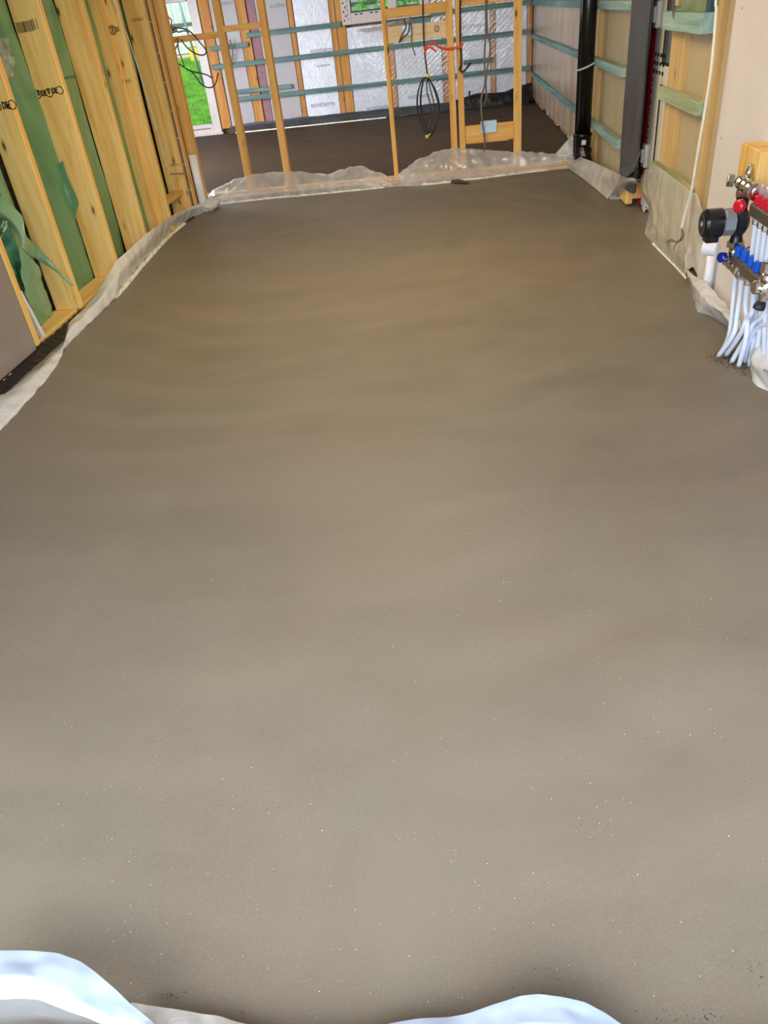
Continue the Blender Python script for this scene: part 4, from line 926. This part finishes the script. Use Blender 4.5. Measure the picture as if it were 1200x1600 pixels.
# around the soil pipe
o = film('polythene_sheet', [[F(868, 240) + Vector((0, 0, .0)), XX(884, 222, 1.36), XX(896, 208, 1.38), XX(903, 202, 1.40)], [F(870, 244), XX(893, 242, 1.36), XX(904, 243, 1.36), XX(915, 244, 1.36)]], M['smoky'], 24, 14, 0.012, 8, 7); recenter(o)
tag(o, 'small smoky polythene corner folded up at the left of the soil pipe', 'plastic sheet')
o = film('polythene_sheet', [[F(870, 244, 0.03), F(886, 262, 0.01), F(912, 280, 0.01), F(932, 296, 0.01), F(949, 311, 0.01)],
                             [F(872, 242, 0.06), F(895, 258, 0.07), F(920, 271, 0.08), F(940, 285, 0.09), F(958, 300, 0.08)],
                             [XX(874, 241, 1.22), XX(900, 243, 1.33), XX(925, 252, 1.39), XX(948, 263, 1.41), XX(970, 273, 1.40)]], M['smoky'], 50, 16, 0.014, 5, 9); recenter(o)
tag(o, 'stiff milky polythene flap folded over in front of the soil pipe', 'plastic sheet')
o = film('polythene_sheet', [[F(951, 310, .01), F(975, 309, .01), F(1000, 300, .01)], [XX(960, 290, 1.40), XX(975, 286, 1.40), XX(996, 282, 1.40)], [XX(970, 274, 1.40), XX(978, 278, 1.40), XX(990, 278, 1.41)]], M['clear'], 24, 10, 0.008, 8, 10); recenter(o)
tag(o, 'clear polythene fold wrapped round the foot of the charcoal post', 'plastic sheet')
# big sheet right of the door
o = film('polythene_sheet', [[F(1000, 304), F(1010, 322), F(1014, 332), F(1007, 366), F(1021, 381), F(1040, 401), F(1056, 417), F(1071, 432)],
                             [XX(1004, 296, 1.50), XX(1014, 315, 1.47), XX(1020, 330, 1.45), XX(1020, 350, 1.43), XX(1032, 366, 1.43), XX(1046, 382, 1.43), XX(1060, 398, 1.43), XX(1072, 412, 1.43)],
                             [XX(999, 282, 1.52), XX(1012, 290, 1.46), XX(1024, 298, 1.44), XX(1032, 312, 1.43), XX(1042, 326, 1.43), XX(1054, 340, 1.43), XX(1064, 354, 1.43), XX(1074, 370, 1.43)],
                             [XX(1007, 266, 1.50), XX(1016, 262, 1.46), XX(1027, 259, 1.438), XX(1040, 268, 1.435), XX(1050, 276, 1.435), XX(1062, 285, 1.435), XX(1073, 293, 1.435), XX(1083, 301, 1.435)]], M['smoky'], 70, 40, 0.010, 4.5, 11); recenter(o)
tag(o, 'tall smoky polythene sheet hanging over the lowest batten beside the cream door', 'plastic sheet')
o = film('polythene_sheet', [[XX(1070, 428, 1.42), XX(1082, 415, 1.45), XX(1094, 438, 1.46), XX(1100, 470, 1.46)], [XX(1072, 340, 1.44), XX(1084, 345, 1.46), XX(1098, 400, 1.475), XX(1106, 445, 1.475)], [XX(1078, 300, 1.44), XX(1090, 302, 1.46), XX(1101, 340, 1.478), XX(1108, 400, 1.478)]], M['clear'], 24, 20, 0.01, 7, 12); recenter(o)
tag(o, 'narrow clear polythene strip hanging at the edge of the plasterboard', 'plastic sheet')
o = film('polythene_sheet', [[F(1078, 440), F(1084, 470), F(1090, 488), F(1104, 492), F(1122, 500), F(1140, 512), F(1152, 528)],
                             [XX(1074, 430, 1.38), XX(1090, 452, 1.36), XX(1104, 468, 1.36), XX(1120, 482, 1.37), XX(1136, 495, 1.38), XX(1148, 508, 1.40), XX(1158, 518, 1.42)],
                             [XX(1072, 421, 1.43), XX(1088, 432, 1.42), XX(1104, 441, 1.42), XX(1118, 458, 1.42), XX(1132, 474, 1.43), XX(1146, 488, 1.44), XX(1158, 500, 1.45)],
                             [XX(1074, 424, 1.46), XX(1090, 436, 1.46), XX(1106, 446, 1.46), XX(1120, 462, 1.46), XX(1134, 478, 1.46), XX(1148, 492, 1.47), XX(1160, 503, 1.47)]], M['milky'], 60, 24, 0.014, 6, 13); recenter(o)
tag(o, 'glossy milky polythene turned up behind the white heating pipes', 'plastic sheet')
o = film('polythene_sheet', [[F(1176, 596), F(1184, 606), F(1200, 611), F(1240, 640), F(1300, 720), F(1400, 850)],
                             [XX(1169, 552, 1.38), XX(1178, 572, 1.35), XX(1200, 580, 1.33), XX(1240, 610, 1.33), XX(1300, 690, 1.33), XX(1400, 800, 1.33)],
                             [XX(1172, 538, 1.41), XX(1186, 524, 1.42), XX(1200, 545, 1.44), XX(1240, 575, 1.45), XX(1300, 640, 1.45), XX(1400, 740, 1.45)]], M['milky'], 60, 20, 0.014, 5, 14); recenter(o)
tag(o, 'milky polythene at the right edge of the picture, nearest the camera on that wall', 'plastic sheet')

crust('edge_foam', [F(998, 303), F(1006, 318), F(1012, 332)][::-1], 0.03, 0.03, M['foamstrip'], 'cream edging foam beside the foot of the cream door', 'edging', 7)
crust('edge_foam', [F(1021, 381), F(1041, 401), F(1057, 417), F(1074, 436)][::-1], 0.012, 0.010, M['foamstrip'], 'cream edging foam under the tall smoky polythene sheet', 'edging', 8)
# nearest edge, at the threshold
crust('edge_foam', [F(953, 311), F(976, 311), F(1000, 303)], 0.03, 0.035, M['label'], 'white crumbly edging foam round the foot of the charcoal post', 'edging', 9)
def T(x, y, z): return F(x, y, max(z, 0.115) if y >= 1620 else z)
o = film('polythene_sheet', [[T(-120, 1500, .20), T(-40, 1486, .20), T(0, 1485, .20), T(50, 1485, .19), T(90, 1489, .18), T(125, 1502, .17), T(150, 1520, .16), T(180, 1545, .14), T(205, 1570, .12), T(235, 1594, .10), T(262, 1622, .09)],
                             [T(-120, 1560, .22), T(-40, 1530, .22), T(0, 1525, .22), T(30, 1525, .21), T(60, 1528, .20), T(85, 1540, .19), T(110, 1555, .18), T(140, 1575, .16), T(170, 1592, .14), T(200, 1608, .11), T(240, 1628, .09)],
                             [T(-120, 1590, .20), T(-40, 1568, .20), T(0, 1562, .20), T(30, 1560, .19), T(60, 1562, .18), T(80, 1570, .17), T(105, 1580, .16), T(135, 1590, .14), T(160, 1600, .12), T(190, 1615, .10), T(230, 1634, .08)]], M['milky_daylit'], 80, 24, 0.008, 9, 15); recenter(o)
tag(o, 'daylight-tinted white polythene flap curling up at the bottom left threshold', 'plastic sheet')
o = film('polythene_sheet', [[T(-120, 1560, .10), T(0, 1555, .08), T(60, 1560, .07), T(170, 1595, .06)], [T(-120, 1600, .08), T(0, 1598, .07), T(60, 1594, .06), T(170, 1602, .06)], [T(-120, 1660, .07), T(0, 1650, .06), T(60, 1650, .06), T(170, 1650, .06)]], M['grey_film'], 40, 12, 0.008, 8, 16); recenter(o)
tag(o, 'greyish clear polythene lying under the bottom left flap', 'plastic sheet')
o = film('polythene_sheet', [[T(205, 1566, .03), T(235, 1571, .05), T(270, 1576, .06), T(305, 1582, .06), T(345, 1588, .06), T(372, 1597, .05), T(400, 1602, .05)], [T(205, 1640, .06), T(240, 1640, .06), T(275, 1640, .07), T(310, 1640, .07), T(350, 1640, .07), T(380, 1640, .07), T(410, 1640, .06)]], M['milky'], 50, 10, 0.006, 12, 17); recenter(o)
tag(o, 'cream polythene edge lying low between the two bottom flaps', 'plastic sheet')
o = film('polythene_sheet', [[T(560, 1606, .06), T(610, 1599, .07), T(650, 1592, .08), T(700, 1590, .08), T(735, 1582, .10), T(775, 1568, .12), T(812, 1556, .14), T(845, 1553, .15), T(880, 1558, .14), T(915, 1566, .12), T(945, 1582, .10), T(975, 1602, .08), T(990, 1620, .07)],
                             [T(560, 1640, .07), T(610, 1640, .08), T(650, 1635, .09), T(700, 1632, .10), T(735, 1625, .12), T(775, 1612, .14), T(812, 1602, .16), T(845, 1600, .17), T(880, 1602, .16), T(915, 1612, .14), T(945, 1622, .11), T(975, 1632, .09), T(990, 1640, .08)],
                             [T(560, 1690, .07), T(610, 1690, .08), T(650, 1690, .08), T(700, 1690, .08), T(735, 1690, .08), T(775, 1690, .08), T(812, 1690, .08), T(845, 1690, .08), T(880, 1690, .08), T(915, 1690, .08), T(945, 1690, .08), T(975, 1690, .08), T(990, 1690, .08)]], M['milky_daylit'], 90, 22, 0.007, 10, 18); recenter(o)
tag(o, 'daylight-tinted white polythene hump at the bottom edge, right of the middle', 'plastic sheet')
# grit on the screed around the pipe feet and along the near edge
def grit(name, label, spots, n, spread, size, mat):
    mb = MB()
    for k in range(n):
        c = random.choice(spots); p = Vector((c[0] + random.gauss(0, spread[0]), c[1] + random.gauss(0, spread[1]), 0.001)); s = size*random.uniform(0.4, 1.2)
        if p.x > 1.45 or p.y < 0.60: continue
        vs = [p + Vector((random.uniform(-s, s), random.uniform(-s, s), random.uniform(0, s*0.9))) for _ in range(4)] + [p + Vector((0, 0, s*0.9))]
        mb.add(vs, [(0, 1, 4), (1, 2, 4), (2, 3, 4), (3, 0, 4), (0, 2, 1), (0, 3, 2)])
    o = obj(name, mb, M[mat]); recenter(o); tag(o, label, 'grit'); o['kind'] = 'stuff'; return o
grit('screed_crumbs', 'dark rough screed crumbs around the feet of the white heating pipes', [F(1130, 560), F(1145, 565), F(1160, 574), F(1150, 556)], 500, (0.035, 0.05), 0.007, 'mortar')
grit('screed_crumbs', 'dark crumbs scattered at the near edge of the screed', [F(1190, 1520), F(1080, 1590), F(1020, 1590), F(1120, 1592), F(370, 1592), F(260, 1555), F(850, 1530)], 90, (0.02, 0.012), 0.0022, 'black_matt')
grit('straw_flecks', 'pale flecks lying on the near half of the screed', [F(random.uniform(50, 1180), random.uniform(900, 1560)) for _ in range(160)], 420, (0.05, 0.05), 0.0017, 'foamstrip')

# ================================================================== OUTSIDE
def lawn_z(y): return -0.15 + max(0, y - 15.2)*0.145
rows = [[Vector((x, y, lawn_z(y) + 0.03*noise.noise(Vector((x, y, 0))))) for x in [-14 + 24*i/40 for i in range(41)]] for y in [14.95 + 11*j/40 for j in range(41)]]
gl = obj('lawn', MB().sheet(rows), M['lawn'], None, True); recenter(gl); tag(gl, 'bright green sloping lawn seen through the far garden door', 'grass'); gl['kind'] = 'stuff'
mb = MB()
for k in range(9000):
    x = random.uniform(-8.5, -4.2) if k % 4 else random.uniform(-3.5, 0.2); y = random.uniform(15.1, 22.8); z = lawn_z(y); h = random.uniform(0.05, 0.13); a = random.uniform(0, 6.28)
    mb.add([(x, y, z), (x + 0.014*math.cos(a), y + 0.014*math.sin(a), z), (x + random.uniform(-0.05, 0.05), y + random.uniform(-0.05, 0.05), z + h)], [(0, 1, 2)])
gb = obj('grass_blades', mb, M['grass'], None); recenter(gb); tag(gb, 'tufted grass blades standing on the garden lawn', 'grass'); gb['kind'] = 'stuff'
struct('floor.003', MB().box((-9, -6, -0.16), (9, 0.18, -0.06)), M['concrete'])
fe = thing('garden_fence', 'pale garden fence with smooth gravel boards beyond the lawn', 'fence', (-7.5, 23.2, 1.0))
zf = lawn_z(23.0)
for k in range(11):
    x0 = -16 + k*2.4
    obj('gravel_board', MB().box((x0 + 0.06, 23.15, zf + 0.10), (x0 + 2.34, 23.20, zf + 0.72), 0.006), M['fence'], fe)
    obj('base_course', MB().box((x0, 23.1, zf - 0.2), (x0 + 2.4, 23.25, zf + 0.08), 0.006), M['pinkgravel'], fe)
    obj('post', MB().box((x0 - 0.06, 23.10, zf - 0.1), (x0 + 0.06, 23.24, zf + 2.2), 0.008), M['fence'], fe)
    obj('rail', MB().box((x0 + 0.06, 23.12, zf + 0.72), (x0 + 2.34, 23.2, zf + 0.79), 0.004), M['fence_shadow'], fe)  # dark colour paints the shadow line below the fence boards
bd = MB().box((0, 0, 0), (0.118, 0.02, 1.35), 0.004)
for k in range(210):
    x0 = -15.9 + k*0.124
    if -10.5 < x0 < -5.5 or -2.6 < x0 < 0.4:
        obj('fence_board', MB().box((x0, 23.14 + 0.012*(k % 2), zf + 0.78), (x0 + 0.118, 23.16 + 0.012*(k % 2), zf + 2.15), 0.004), M['fence'], fe)
yb = thing('yellow_bin', 'yellow plastic box against the garden fence', 'box', (-6.28, 22.7, lawn_z(22.7)))
c = YY(309, 79, 22.7)
obj('body', MB().box((c.x - 0.18, 22.5, lawn_z(22.7) - 0.05), (c.x + 0.25, 22.85, lawn_z(22.7) + 0.28), 0.02), M['yellowbox'], yb); obj('lid', MB().box((c.x - 0.19, 22.49, lawn_z(22.7) + 0.28), (c.x + 0.26, 22.86, lawn_z(22.7) + 0.31), 0.01), M['yellowbox'], yb)
yb.location = (c.x, 22.7, lawn_z(22.7))
for ch in yb.children: ch.location = Vector((-6.28 - c.x, 0, 0))
p0 = YY(318, 134, 16.6); p1 = YY(277, -6, 16.6)
o = obj('door_reflection', MB().tube([p0, p1 + (p1 - p0)*0.4], 0.022, 10), M['streak'], None, True); recenter(o); tag(o, 'slim blue grey pole standing in for a reflection in the garden door glass', 'streak')  # leaning bar added in place of a reflection along the glass edge
hd = MB()
for k in range(2600):
    p = Vector((random.uniform(-4.2, 2.0), 22.4 + random.gauss(0, 0.25), 0)); p.z = random.uniform(lawn_z(22.4), 3.6); s = random.uniform(0.05, 0.12); a = random.uniform(0, 6.28); b_ = random.uniform(-0.8, 0.8)
    u = Vector((math.cos(a), math.sin(a)*0.5, b_))*s; v_ = Vector((-math.sin(a)*0.4, 0.3, 1))*s; hd.add([p - u, p + v_*0.5, p + u, p - v_*0.5], [(0, 1, 2, 3)])
o = obj('hedge', hd, M['hedge']); recenter(o); tag(o, 'leafy bright green hedge seen through the far wall window', 'hedge'); o['kind'] = 'stuff'
for o in list(COL.objects):
    if o.parent is None and o.name.split('.')[0] == 'polythene_sheet': o['group'] = 'polythene sheets turned up along the edges of the screed'
    if o.parent is None and o.name.split('.')[0] == 'edge_foam': o['group'] = 'white foam edging strips along the screed'
    if o.parent is None and o.name.split('.')[0] == 'stud_frame': o['group'] = 'bare timber frames of the stud partition'
